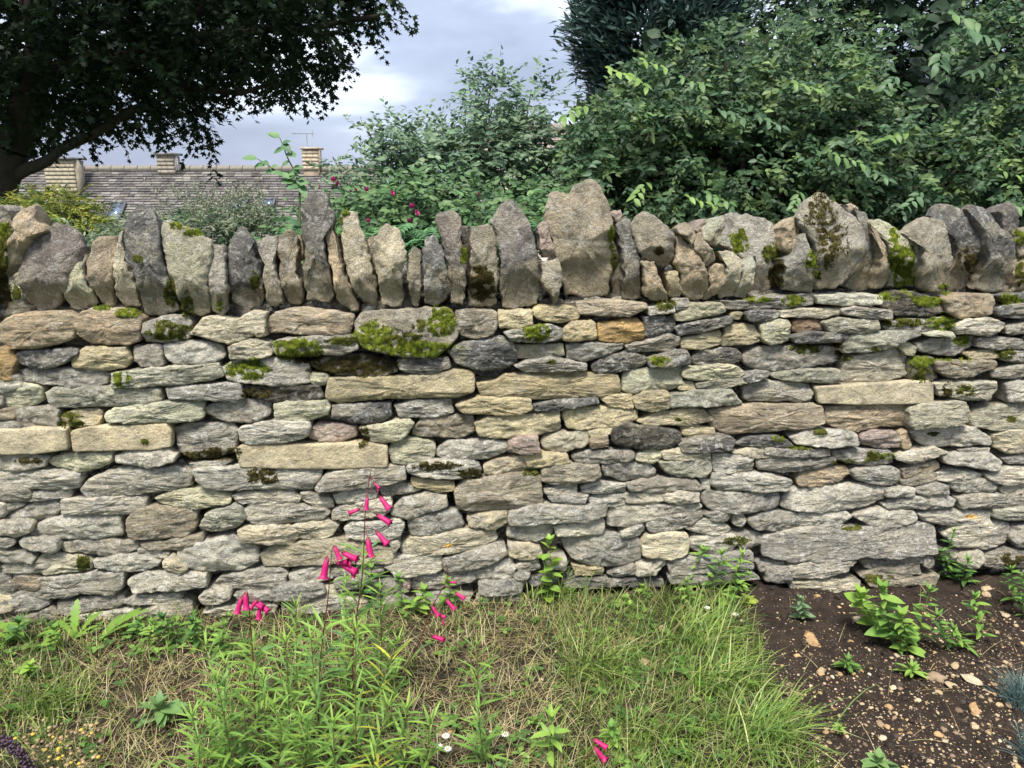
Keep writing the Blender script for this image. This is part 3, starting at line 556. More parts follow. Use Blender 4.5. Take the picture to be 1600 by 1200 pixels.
    for s, dz in back:
        for i in range(n):
            x, y = R[i] * s
            k = nz3(x * 30, y * 30, seed + dz * 40) * (0.003 if not cp else 0.007)
            V_.append((x + k, y + k, V_[rim + i][2] + dz if dz > -0.05 else dz))
    V_.append((0, 0, back[-1][1]))
    nr = len(rad) + len(back)
    i = np.arange(n); j = (i + 1) % n
    tri = [np.stack([np.zeros(n, int), 1 + i, 1 + j], 1)]
    quad = []
    for k in range(nr - 1):
        a = 1 + k * n
        quad.append(np.stack([a + i, a + n + i, a + n + j, a + j], 1))
    last = 1 + (nr - 1) * n
    tri.append(np.stack([last + i, np.full(n, len(V_) - 1), last + j], 1))
    A = np.array(V_); x, y = R.T
    ccw = (np.dot(x, np.roll(y, -1)) - np.dot(y, np.roll(x, -1))) > 0
    tri, quad = np.concatenate(tri), np.concatenate(quad)
    if not ccw: tri, quad = tri[:, ::-1], quad[:, ::-1]
    return A, tri, quad, c

UVN = np.array([list(U), list(V), list(N)])
BVH_V, BVH_F = [], []
bvh_n = 0
def register(world_v, tri, quad):
    global bvh_n
    BVH_V.append(world_v); BVH_F.append(tri + bvh_n)
    BVH_F.append(quad[:, [0, 1, 2]] + bvh_n); BVH_F.append(quad[:, [0, 2, 3]] + bvh_n)
    bvh_n += len(world_v)

wall = empty("dry_stone_wall", O + Vector((0, 0.15, 0)),
             "long dry stone wall of weathered cream and grey limestone topped with upright jagged coping stones", "stone wall")
wall_origin = np.array(wall.location)

def jitter_col(code, rnd):
    b = PAL[code]; k = rnd.uniform(0.86, 1.14); t = rnd.uniform(-0.03, 0.03)
    return tuple(max(0.02, ch * k * (1 + s * t)) for ch, s in zip(b, (1, 0, -1.5)))

def put_stone(name, pts_px, code, style, rnd, off, depth):
    uv = [to_wall(px, py, off) for px, py in pts_px]
    A, tri, quad, c = stone_mesh(uv, code, style, rnd, depth=depth)
    loc = np.array(O) + c[0] * UVN[0] + c[1] * UVN[1] + off * UVN[2]
    mat = M_COPE if style == 'cope' else (M_SAWN if code == 'T' else M_LUMPY if style == 'lumpy' else M_STONE)
    # local axes of the object follow the wall so that the bedding lies level on the face
    A2 = A[:, [0, 2, 1]] * np.array([1, -1, 1])          # x along, y back, z up
    me = np_mesh(name, A2, [tri, quad], mat, smooth=True)
    o = link(name, me, wall)
    Mx = Matrix(((U.x, -N.x, V.x, 0), (U.y, -N.y, V.y, 0), (U.z, -N.z, V.z, 0), (0, 0, 0, 1)))
    o.matrix_basis = Matrix.Translation(Vector(loc) - wall.location) @ Mx
    jc = jitter_col(code, rnd); k = 1.25 if style == 'cope' else 1.0
    o.color = (*[min(.8, q * k) for q in jc], LICH[code])
    register(A @ UVN + loc, tri, quad)
    return o

body = parse(BODY)
body.sort(key=lambda s: -area(s[1]))
rub = Geo()
def put_rubble(uv, code, rnd, off, dense, depth=0.12):
    A, tri, quad, c = stone_mesh(uv, code, 'body', rnd, dense=dense, depth=depth)
    W = A @ UVN + (np.array(O) + c[0] * UVN[0] + c[1] * UVN[1] + off * UVN[2])
    n0 = rub.n
    gap_shade = .5 if off < -.04 else 1  # recessed stones coloured darker to paint in shade deep in the gaps
    rub.add(W, tri, tuple(q * gap_shade for q in jitter_col(code, rnd))); rub.f4.append(quad + n0)
    register(W, tri, quad)

print("body stones", len(body))
for i, (code, pts) in enumerate(body):
    rnd = random.Random(1000 + i)
    cx = sum(p[0] for p in pts) / len(pts); cy = sum(p[1] for p in pts) / len(pts)
    off = rnd.uniform(-0.018, 0.018)
    if i < 300: put_stone("stone", pts, code, 'lumpy' if rnd.random() < .45 else 'body', rnd, off, 0.19)
    else: put_rubble([to_wall(px, py, off) for px, py in pts], code, rnd, off, 1.0)

cope = parse(COPING)
for i, (code, pts) in enumerate(cope):
    rnd = random.Random(5000 + i)
    backset = code.endswith('-'); code = code[0]
    off = (-0.075 if backset else 0.0) + rnd.uniform(-0.026, 0.026)
    put_stone("coping_stone", pts, code, 'cope', rnd, off, 0.15)

# hearting behind the gaps, and the wall's run beyond both ends of the view
rnd = random.Random(99)
uL, uR = to_wall(0, 700)[0] - 0.01, to_wall(1600, 700)[0] + 0.02
def course_fill(u0, u1, v0, v1, off, dense, hmin, hmax, depth, gapf, pal):
    v = v0
    while v < v1:
        h = rnd.uniform(hmin, hmax); u = u0 + rnd.uniform(-.05, 0)
        while u < u1:
            w = rnd.uniform(1.4, 3.6) * h
            g = gapf; t = rnd.uniform(-.006, .006)
            pts = [(u + g, v + g + h * .15), (u + w * .15, v + g), (u + w * .8, v + g + t), (u + w - g, v + h * .25), (u + w - g * 1.5, v + h * .8 + t),
                   (u + w * .75, v + h - g), (u + w * .2, v + h - g - t), (u + g * 1.5, v + h * .7)]
            put_rubble(pts, rnd.choice(pal), rnd, off + rnd.uniform(-.012, .012), dense, depth)
            u += w
        v += h
vt = to_wall(800, 472)[1]
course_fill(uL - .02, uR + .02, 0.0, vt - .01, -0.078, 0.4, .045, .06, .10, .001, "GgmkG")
course_fill(uL - 1.8, uL - .02, -.02, to_wall(0, 500)[1], 0.0, 0.6, .04, .085, .19, .003, "GwwcyGt")
course_fill(uR + .09, uR + 1.8, -.02, to_wall(1600, 480)[1], 0.0, 0.6, .04, .085, .19, .003, "GwwcyGt")
for side in (-1, 1):
    u = uL - 1.8 if side < 0 else uR + .06
    v0 = to_wall(0, 492)[1] if side < 0 else to_wall(1600, 455)[1]
    while u < (uL if side < 0 else uR + 1.8):
        w = rnd.uniform(.07, .14); h = rnd.uniform(.2, .32); l = rnd.uniform(-.03, .03)
        put_rubble([(u + .01, v0), (u + w * .5, v0 - .01), (u + w, v0 + .02), (u + w + l, v0 + h * .7), (u + w * .6 + l, v0 + h), (u + w * .2 + l, v0 + h * .8), (u, v0 + h * .4)],
                   rnd.choice("Ggumct"), rnd, rnd.uniform(-.02, .02), 0.7, .3)
        u += w + .004
# lower stones standing behind the coping row
u = uL - .3
while u < uR + .3:
    w = rnd.uniform(.06, .11); h = rnd.uniform(.10, .17); vb = to_wall(0, 490)[1] + (u - uL) / (uR - uL) * (to_wall(1600, 455)[1] - to_wall(0, 490)[1]) - .01
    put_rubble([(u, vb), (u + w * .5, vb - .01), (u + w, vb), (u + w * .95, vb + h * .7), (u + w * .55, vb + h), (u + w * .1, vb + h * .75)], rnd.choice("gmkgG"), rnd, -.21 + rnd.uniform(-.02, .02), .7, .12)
    u += w * .93
rubble = link("small_stones", rub.mesh("small_stones", M_RUBBLE, True), wall, loc=-wall.location)
rubble["kind"] = "stuff"; rubble["label"] = "small pinning stones and rubble hearting packed in the gaps"
# solid core
core = Geo()
def wl_pt(u, v, o_): return list(O + U * u + V * v + N * o_)
a, b_u, top = uL - 1.8, uR + 1.8, vt
def top_v(u): return to_wall(0, 490)[1] + (u - uL) / (uR - uL) * (to_wall(1600, 455)[1] - to_wall(0, 490)[1])
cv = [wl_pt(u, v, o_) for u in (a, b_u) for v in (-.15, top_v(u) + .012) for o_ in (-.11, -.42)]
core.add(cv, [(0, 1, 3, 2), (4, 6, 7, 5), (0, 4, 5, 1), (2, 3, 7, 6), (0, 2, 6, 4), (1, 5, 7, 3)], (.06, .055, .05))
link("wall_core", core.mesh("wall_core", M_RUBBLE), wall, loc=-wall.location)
BVH = BVHTree.FromPolygons([tuple(v) for v in np.concatenate(BVH_V).tolist()], np.concatenate(BVH_F).tolist())

# ------------------------------------------------------------------ moss grown over the stones
MOSS = """198 489 20 7 b|160 481 14 4 b|265 518 34 13 o|388 578 30 15 b|463 545 38 17 b|540 533 28 6 o|560 573 60 14 d|480 560 26 10 d|189 592 13 12 b|110 657 19 13 o|585 525 28 20 b|650 545 60 12 b|690 502 20 24 b|655 508 10 9 o|630 530 30 10 o
330 712 40 9 d|128 880 13 13 o|680 728 34 7 d|735 740 20 8 d|412 744 26 13 d|567 682 11 15 d|838 520 22 13 b|1030 563 13 8 b|1040 475 16 8 o|1238 470 18 8 b|1184 468 18 5 b|1390 463 16 7 b|1448 470 24 9 b|1580 467 20 8 b|1410 504 40 6 o
1472 503 22 12 b|1503 532 12 7 b|1570 553 16 8 o|1440 566 20 9 b|1440 586 16 13 o|1495 561 24 5 b|1262 545 25 7 o|1310 545 8 11 d|1510 610 14 8 o|1480 610 8 10 d|1283 675 12 5 o|1217 685 10 5 b|1360 712 15 10 o|1386 713 12 5 b|830 738 14 5 o
1330 824 17 5 o|1150 845 20 6 o|1580 875 20 9 d|1370 905 25 7 o|400 615 24 8 d|45 720 20 4 d|350 705 30 6 d|1060 655 5 3 o|860 565 8 4 o|225 690 8 4 o|1250 700 20 4 o|1320 722 16 4 o|1460 678 10 3 o|1580 655 8 5 o
6 360 12 14 b|4 400 9 30 o|6 455 10 26 d|26 462 6 16 o|285 352 24 5 b|308 364 20 5 b|266 458 9 20 o|292 478 10 18 o|343 477 5 9 b|215 405 8 6 o|536 332 9 6 b|531 345 5 14 o|753 445 20 28 d|725 400 5 15 b|955 372 5 18 b|960 405 6 16 o|1155 378 13 20 b
1205 395 14 14 o|1213 430 12 26 d|1268 408 9 14 b|1278 425 7 12 o|1282 330 24 34 s|1300 375 24 34 s|1292 390 16 30 s|1413 420 22 34 b|1398 368 9 13 b|1402 395 9 14 b|1476 452 9 9 b|1512 405 12 20 d|1592 369 9 11 b|1594 425 7 22 o|398 440 7 14 o|1030 392 8 6 d|1516 807 9 4 l|1527 810 7 4 l|700 852 6 3 l|1370 545 10 4 o|1320 560 12 4 o"""
MC = dict(b=((.17, .20, .022), (.065, .095, .014)), o=((.11, .12, .022), (.055, .06, .015)), d=((.075, .07, .022), (.05, .035, .015)), s=((.11, .10, .03), (.06, .045, .02)), l=((.62, .33, .05), (.66, .46, .14)))
def moss_tufts():
    rr = np.random.default_rng(3)
    vs, fs, cs = [], [], []; n0 = 0
    for item in MOSS.replace("\n", "|").split("|"):
        p = item.split(); cx, cy, rx, ry = map(float, p[:4]); k = p[4]
        cnt = int(PI * rx * ry * (2.6 if k != 's' else 1.8))
        th = rr.uniform(0, 2 * PI, cnt); rad = np.sqrt(rr.uniform(0, 1.0, cnt))
        for t, r in zip(th, rad):
            edge = 1 + 0.5 * nz3(math.cos(t) * 1.4 + cx, math.sin(t) * 1.4 + cy, 2.0)
            if rr.random() < .75 * r ** 4: continue
            px, py = cx + rx * r * edge * math.cos(t) * 1.1, cy + ry * r * edge * math.sin(t) * 1.1
            if nz3(px * .09, py * .12, 5.0) < (-0.22 if k != 's' else -.12): continue
            if k == 's' and rr.random() < .5 * (1 - nz3(px * .3, py * .3, 3) * 2): continue
            hit = BVH.ray_cast(EYE, ray(px, py), 6)
            if hit[0] is None: continue
            q, nm = hit[0], hit[1]
            if (q - O).dot(N) < -0.14: continue
            nm = (nm + Vector((0, 0, 0.55)) + Vector(rr.normal(0, .33, 3))).normalized()
            hh = rr.uniform(.003, .011) * (1.2 - .5 * r) * (.2 if k == 'l' else 1); ww = rr.uniform(.0014, .003)
            a = nm.orthogonal().normalized(); bb = nm.cross(a)
            base = q - nm * 0.002
            for m in range(3):
                an = 2 * PI * m / 3 + t * 7
                vs.append(base + a * (math.cos(an) * ww) + bb * (math.sin(an) * ww))
            vs.append(base + nm * (hh + .002))
            fs += [(n0, n0 + 1, n0 + 3), (n0 + 1, n0 + 2, n0 + 3), (n0 + 2, n0, n0 + 3)]; n0 += 4
            c0, c1 = MC[k]; mixv = min(1, max(0, .5 + nz3(px * .2, py * .2, 8.0) * 1.3 + rr.normal(0, .2)))
            c = [c0[i] * mixv + c1[i] * (1 - mixv) for i in range(3)]
            cs += [c] * 4
    me = np_mesh("moss", np.array([list(v) for v in vs]), np.array(fs), M_MOSS, np.array(cs))
    o = link("moss", me, wall, loc=-wall.location); o["kind"] = "stuff"
    o["label"] = "cushions of bright and olive green moss growing on the wall stones"
    print("moss tufts", n0 // 4)
moss_tufts()

# ================================================================== GROUND
WALLY = lambda x: (O.y + (x - O.x) * math.tan(WYAW))
def soil_h(x, y):
    d = WALLY(x) - y
    h = nz3(x * 2.2, y * 2.2, 1) * .018 + nz3(x * 9, y * 9, 4) * .012 + nz3(x * 28, y * 28, 7) * .012 + abs(nz3(x * 60, y * 60, 9)) * .012
    return h + max(0, .25 - abs(d)) * .05
def build_ground():
    nx, ny = 480, 210
    xs = np.linspace(-2.4, 2.5, nx); ys = np.linspace(0.9, 2.85, ny)
    v = np.array([(x, y, soil_h(x, y) if 0.92 < y < 2.82 and abs(x) < 2.38 else -0.045) for y in ys for x in xs])
    i, j = np.meshgrid(np.arange(nx - 1), np.arange(ny - 1)); a = (j * nx + i).ravel()
    f = np.stack([a, a + 1, a + nx + 1, a + nx], 1)
    o = link("garden_soil", np_mesh("garden_soil", v, f, M_SOIL, smooth=True)); o["kind"] = "structure"
    # the land: level by the wall, falling away behind it towards the houses, out to the horizon
    ys = [-1500, -300, -60, -10, 0, 2.0, 3.2, 4.5, 7, 12, 20, 30, 45, 80, 200, 600, 1500, 2800]
    xs = [-2800, -900, -300, -100, -40, -20, -10, -4, 0, 4, 10, 20, 40, 100, 300, 900, 2800]
    def lz(y): return float(np.interp(y, [-1500, 0, 3.2, 7, 20, 40, 200, 2800], [-0.04, -.04, -.04, -.45, -2.6, -3.6, -5, -6]))
    v = [(x, y, lz(y)) for y in ys for x in xs]; n = len(xs)
    f = [(r * n + c, r * n + c + 1, (r + 1) * n + c + 1, (r + 1) * n + c) for r in range(len(ys) - 1) for c in range(n - 1)]
    m, nn, ll, b = new_mat("far_grass")
    g = nn.new("ShaderNodeNewGeometry")
    ll.new(ramp(nn, ll, noise_node(nn, ll, g.outputs['Position'], 1.5, 8, .65), .3, .7, (.03, .045, .015, 1), (.07, .09, .03, 1)), b.inputs['Base Color'])
    o = link("land", np_mesh("land", np.array(v), np.array(f), m)); o["kind"] = "structure"
build_ground()

def gz(x, y): return soil_h(x, y)
def gp(px, py):
    p = on_ground(px, py); p.z = gz(p.x, p.y); return p

# pixel zone functions, evaluated at ground points (used only to know what grows where)
def to_px(p):
    d = Vector(p) - EYE
    c, s = math.cos(PITCH), math.sin(PITCH)
    f = d.y * c - d.z * s; dn = -d.y * s - d.z * c
    return 800 + FPX * d.x / f, 600 + FPX * dn / f

def bed_edge(py):        # where the lawn stops and the dug bed begins
    return float(np.interp(py, [900, 940, 1000, 1080, 1140, 1200, 1300], [1040, 1150, 1180, 1205, 1235, 1270, 1330]))

def sm(x, a, b): return min(1, max(0, (x - a) / (b - a)))

def blades(n, keep, rng, hmin, hmax, wid, palette, flat=0.4, seg=3, dirbias=None, y0=0.9):
    """narrow curved blades; keep(px,py)->probability"""
    vs, fs, cs = [], [], []; k = 0
    while n > 0:
        n -= 1
        x = rng.uniform(-2.6, 2.6); y = rng.uniform(y0, 2.62)
        if y > WALLY(x) - 0.015: continue
        px, py = to_px((x, y, 0))
        if rng.random() > keep(px, py): continue
        a = rng.uniform(0, 2 * PI) if dirbias is None or rng.random() < .35 else rng.normal(dirbias, .6)
        L = rng.uniform(hmin, hmax); w = wid * rng.uniform(.6, 1.3)
        tilt = min(1.45, abs(rng.normal(flat, .35))); bend = rng.uniform(.1, 1.1)
        dx, dy = math.cos(a), math.sin(a); sx, sy = -dy, dx
        p = Vector((x, y, gz(x, y) - .004)); th = tilt
        pal = palette[rng.integers(len(palette))]; q = rng.uniform(.75, 1.25); c = [t * q for t in pal]
        base = k
        for s in range(seg + 1):
            ww = w * (1 - (s / seg) ** 1.6)
            if s < seg:
                vs += [(p.x + sx * ww, p.y + sy * ww, p.z), (p.x - sx * ww, p.y - sy * ww, p.z)]; cs += [c, c]; k += 2
            else:
                vs.append(tuple(p)); cs.append(c); k += 1
            st = L / seg
            zz = math.cos(th) * st
            if p.z + zz < gz(p.x, p.y) + .002: zz = .001
            p = p + Vector((dx * math.sin(th) * st, dy * math.sin(th) * st, zz)); th = min(1.9, th + bend / seg)
        for s in range(seg - 1):
            b = base + 2 * s; fs += [(b, b + 1, b + 3), (b, b + 3, b + 2)]
        b = base + 2 * (seg - 1); fs.append((b, b + 1, b + 2))
    return np.array(vs), np.array(fs), np.array(cs)

def patchy(px, py, s=.012, o_=0.0): return sm(nz3(px * s, py * s * 1.6, 3.3 + o_), -.25, .25)
def green_density(px, py):
    if px > bed_edge(py) + 14 * nz3(py * .05, 1, 1): return 0.0
    d = .26 + .28 * patchy(px, py)
    if px > 760: d += .55 * sm(px, 800, 930) * (1 - .55 * sm(abs(py - 1120) + abs(px - 880) * .6, 110, 20))
    if px > 1000: d += .25
    d += .45 * sm(px, 190, 40) * sm(py, 1030, 1070) * (1 - sm(py, 1130, 1160))
    if 560 < px < 860 and py > 1000: d *= .35
    if 150 < px < 330 and py > 1000: d *= .4
    if px < 800 and py < 1010: d *= .8
    return min(1, d)
G1 = [(.19, .30, .055), (.25, .36, .075), (.32, .41, .12), (.14, .25, .05), (.42, .43, .20), (.17, .28, .085)]
rg = np.random.default_rng(11)
v, f, c = blades(105000, green_density, rg, .03, .12, .0014, G1, .55, dirbias=-0.9)
o = link("lawn_grass", np_mesh("lawn_grass", v, f, M_GRASS, c))
tag(o, "rough green grass growing between the wall and the dug bed", "grass", kind="stuff")
def straw_density(px, py):
    if px > bed_edge(py): return .02
    d = .28 + .5 * patchy(px, py, .01, 5)
    if 540 < px < 880 and py > 960: d += .35
    if 680 < px < 960 and py < 1010: d += .5
    if 130 < px < 330 and py > 990: d += .35
    if px > 1000: d *= .45
    return min(1, d)
S1 = [(.56, .46, .27), (.44, .34, .18), (.64, .56, .36), (.32, .23, .13), (.50, .46, .22)]
v, f, c = blades(70000, straw_density, rg, .04, .15, .0009, S1, 1.15, seg=4)
o = link("dry_straw", np_mesh("dry_straw", v, f, M_GRASS, c))
tag(o, "bleached dry grass stalks lying tangled over the soil", "straw", kind="stuff")

# long combed tussocks leaning to the right in the lawn
def tussock(px, py, n, L, lean, name_label, group=None):
    p0 = gp(px, py); g = Geo()
    for _ in range(n):
        a = rg.normal(lean, .95); t0 = abs(rg.normal(.5, .4)); l = L * rg.uniform(.5, 1.15)
        p = p0 + Vector((rg.normal(0, .05), rg.normal(0, .035), -.004)); th = t0; pts = [p.copy()]
        for s in range(4):
            p = p + Vector((math.cos(a) * math.sin(th), math.sin(a) * math.sin(th), math.cos(th))) * (l / 4); th += rg.uniform(.15, .42)
            p.z = max(p.z, gz(p.x, p.y) + .004); pts.append(p.copy())
        w = .0019; s_ = Vector((-math.sin(a), math.cos(a), 0)); vv = []
        for k, q in enumerate(pts[:-1]):
            ww = w * (1 - (k / 4) ** 2 * .7); vv += [q + s_ * ww - p0, q - s_ * ww - p0]
        vv.append(pts[-1] - p0)
        ff = []
        for k in range(3): ff += [(2 * k, 2 * k + 1, 2 * k + 3), (2 * k, 2 * k + 3, 2 * k + 2)]
        ff.append((6, 7, 8))
        cc = np.array(G1[rg.integers(len(G1))]) * rg.uniform(.8, 1.35)
        g.add(vv, ff, cc)
    o = link("grass_tussock", g.mesh("grass_tussock", M_GRASS), loc=p0)
    tag(o, name_label, "grass tussock", group)
TG = "tussocks of longer grass in the lawn"
tussock(935, 1050, 150, .20, -1.0, "pale green grass tussock combed over in the middle of the lawn", TG)
tussock(1090, 1010, 150, .20, .1, "bright green grass tussock swept right towards the soil, nearest the wall", TG)
tussock(1120, 1080, 130, .17, -.4, "grass tussock spilling over the lawn edge halfway down the bed", TG)
tussock(1190, 1160, 190, .19, -.2, "large light green tussock at the bottom corner of the lawn by the pebbles", TG)
tussock(1010, 1150, 120, .16, -1.3, "grass tussock right of the fallen pink flowers", TG)
tussock(60, 1110, 130, .17, -.6, "bright tussock at the left edge above the yellow button flowers", TG)
tussock(860, 940, 110, .20, .4, "half dry tussock flopped against the foot of the wall", TG)

# clover and small creeping leaves
def leafmesh(tpl, name, pos, dirs, nrm, ln, col, mat, smooth=False):
    """vectorised leaves. tpl: (verts k×3 in (along, across, up), faces)"""
    tv, tf = tpl
    pos, dirs, nrm, ln, col = [np.asarray(a, dtype=np.float32) for a in (pos, dirs, nrm, ln, col)]
    d = dirs / np.linalg.norm(dirs, axis=1, keepdims=True)
    s = np.cross(nrm, d); s /= np.linalg.norm(s, axis=1, keepdims=True) + 1e-9
    u = np.cross(d, s)
    tv = np.array(tv, dtype=np.float32)
    v = pos[:, None, :] + ln[:, None, None] * (tv[None, :, 0, None] * d[:, None, :] + tv[None, :, 1, None] * s[:, None, :] + tv[None, :, 2, None] * u[:, None, :])
    k = len(tv); f = np.array(tf)[None] + (np.arange(len(pos)) * k)[:, None, None]
    c = np.repeat(col[:, None, :], k, axis=1)
    return np_mesh(name, v.reshape(-1, 3), f.reshape(-1, f.shape[-1]), mat, c.reshape(-1, 3), smooth)

def oval_tpl(w=.27, droop=.12, fold=.05):
    v = [(0, 0, 0), (.35, 0, -.01), (.7, 0, -droop * .45), (1, 0, -droop), (.3, w, fold), (.68, w * .8, fold - droop * .4), (.3, -w, fold), (.68, -w * .8, fold - droop * .4)]
    f = [(0, 1, 4), (1, 2, 5), (1, 5, 4), (2, 3, 5), (0, 6, 1), (1, 6, 7), (1, 7, 2), (2, 7, 3)]
    return v, f
def maple_tpl():
    pts = []
    for a, r in ((-150, .35), (-105, .62), (-80, .40), (-48, .92), (-24, .48), (0, 1.05), (24, .48), (48, .92), (80, .40), (105, .62), (150, .35)):
        t = math.radians(a); pts.append((.45 + .55 * r * math.cos(t), .55 * r * math.sin(t), -.10 * r))
    v = [(.42, 0, 0)] + pts + [(0, 0, 0)]
    f = [(0, i, i + 1) for i in range(1, 11)] + [(0, 11, 12), (0, 12, 1)]
    return v, f
OVAL, OVAL_N, OVAL_W, MAPLE = oval_tpl(.24), oval_tpl(.13, .2), oval_tpl(.34), maple_tpl()
def diamond_tpl(w=.3): return [(0, 0, 0), (.5, w, .03), (1, 0, -.05), (.5, -w, .03)], [(0, 1, 2), (0, 2, 3)]

def ground_leaves(n, keep, rng, l0, l1, pal):
    P, D, Nn, L, C = [], [], [], [], []
    for _ in range(n):
        x = rng.uniform(-2.4, 2.4); y = rng.uniform(1.1, 2.6)
        if y > WALLY(x) - .03: continue
        px, py = to_px((x, y, 0))
        if rng.random() > keep(px, py): continue
        a = rng.uniform(0, 2 * PI); zz = gz(x, y) + rng.uniform(.01, .035); l = rng.uniform(l0, l1)
        c = np.array(pal[rng.integers(len(pal))]) * rng.uniform(.8, 1.25)
        for k in range(3):
            t = a + k * 2.09
            P.append((x, y, zz)); D.append((math.cos(t), math.sin(t), .15)); Nn.append((rng.normal(0, .25), rng.normal(0, .25), 1)); L.append(l); C.append(c)
    return leafmesh(OVAL_W, "clover", P, D, Nn, L, C, M_LEAF)
def clover_keep(px, py):
    if px > bed_edge(py) - 15: return 0
    d = .25 * patchy(px, py, .02, 9)
    if px > 960: d += .45 * patchy(px, py, .015, 2)
    if px < 400 and py < 1040: d += .55
    if 600 < px < 860 and py < 960: d += .3
    if 740 < px < 850 and py > 1130: d += .9
    return d
o = link("clover", ground_leaves(9000, clover_keep, rg, .010, .024, [(.09, .19, .04), (.13, .24, .05), (.18, .30, .07), (.07, .15, .04)]))
tag(o, "low clover and creeping weeds among the grass", "ground cover", kind="stuff")

# ---------------------------------------------------------------- pebbles
def ico(sub):
    t = (1 + 5 ** .5) / 2
    v = [Vector(p).normalized() for p in ((-1, t, 0), (1, t, 0), (-1, -t, 0), (1, -t, 0), (0, -1, t), (0, 1, t), (0, -1, -t), (0, 1, -t), (t, 0, -1), (t, 0, 1), (-t, 0, -1), (-t, 0, 1))]
    f = [(0, 11, 5), (0, 5, 1), (0, 1, 7), (0, 7, 10), (0, 10, 11), (1, 5, 9), (5, 11, 4), (11, 10, 2), (10, 7, 6), (7, 1, 8), (3, 9, 4), (3, 4, 2), (3, 2, 6), (3, 6, 8), (3, 8, 9), (4, 9, 5), (2, 4, 11), (6, 2, 10), (8, 6, 7), (9, 8, 1)]
    for _ in range(sub):
        nf, cache = [], {}
        def mid(a, b):
            k = (min(a, b), max(a, b))
            if k not in cache: cache[k] = len(v); v.append(((v[a] + v[b]) / 2).normalized())
            return cache[k]
        for a, b, c in f:
            ab, bc, ca = mid(a, b), mid(b, c), mid(c, a); nf += [(a, ab, ca), (b, bc, ab), (c, ca, bc), (ab, bc, ca)]
        f = nf
    return np.array([list(p) for p in v]), np.array(f)
I1, I2 = ico(1), ico(2)
def pebble_verts(base, r, rng, flat=.55, el=1.0):
    v = base[0].copy(); s = rng.uniform(0, 99)
    k = np.array([1 + .38 * nz3(p[0] * 1.3 + s, p[1] * 1.3, p[2] * 1.3) + .12 * nz3(p[0] * 4 + s, p[1] * 4, p[2] * 4) for p in v])
    v = v * k[:, None] * np.array([r * el, r, r * flat])
    # one or two flat breaks
    for _ in range(3):
        d = rng.normal(0, 1, 3); d /= np.linalg.norm(d); lim = r * rng.uniform(.45, .75)
        t = np.clip(v @ d - lim, 0, None); v = v - t[:, None] * d
    a = rng.uniform(0, 2 * PI); ca, sa = math.cos(a), math.sin(a)
    return v @ np.array([[ca, sa, 0], [-sa, ca, 0], [0, 0, 1]])
PC = [(.48, .36, .21), (.52, .40, .25), (.42, .29, .15), (.34, .25, .16), (.58, .48, .33), (.46, .30, .15), (.26, .18, .12)]
g = Geo(); rp = np.random.default_rng(5); made = 0
for _ in range(42000):
    x = rp.uniform(.2, 2.6); y = rp.uniform(1.0, 2.6)
    if y > WALLY(x) - .02: continue
    px, py = to_px((x, y, 0))
    if px < bed_edge(py) - 10: continue
    dens = .22 + .8 * sm(py + (px - 1200) * .18, 1000, 1100)
    if rp.random() > dens * .8: continue
    r = min(.013, .0014 * math.exp(abs(rp.normal(0, .68))))
    v = pebble_verts(I1 if r > .004 else (I1[0][:12], ico(0)[1]), r, rp)
    g.add(v + np.array([x, y, gz(x, y) - r * .02]), I1[1] if r > .004 else ico(0)[1], np.array(PC[rp.integers(len(PC))]) * rp.uniform(.45, 1.15)); made += 1
for _ in range(500):        # a few in the grass
    x = rp.uniform(-2, 1.2); y = rp.uniform(1.2, 2.35)
    r = .002 + .004 * rp.random() ** 2
    g.add(pebble_verts(I1, r, rp) + np.array([x, y, gz(x, y) + r * .4]), I1[1], np.array(PC[rp.integers(len(PC))]) * .9)
o = link("gravel", g.mesh("gravel", M_PEBBLE, False))
tag(o, "small buff limestone gravel scattered over the dark dug soil", "gravel", kind="stuff")
g = Geo()                   # crumbs and clods of soil
for _ in range(15000):
    x = rp.uniform(-2.2, 2.6); y = rp.uniform(1.0, 2.55)
    px, py = to_px((x, y, 0))
    if px < bed_edge(py) and rp.random() < .6: continue
    r = .0022 * math.exp(abs(rp.normal(0, .62)))
    g.add(pebble_verts((I1[0], None), min(r, .016), rp, .75) + np.array([x, y, gz(x, y) + r * .1]), I1[1], np.array((.046, .034, .026)) * rp.uniform(.6, 1.6))
o = link("soil_clods", g.mesh("soil_clods", M_PEBBLE, False))
tag(o, "dark crumbly clods lying on the dug bed", "soil clods", kind="stuff")

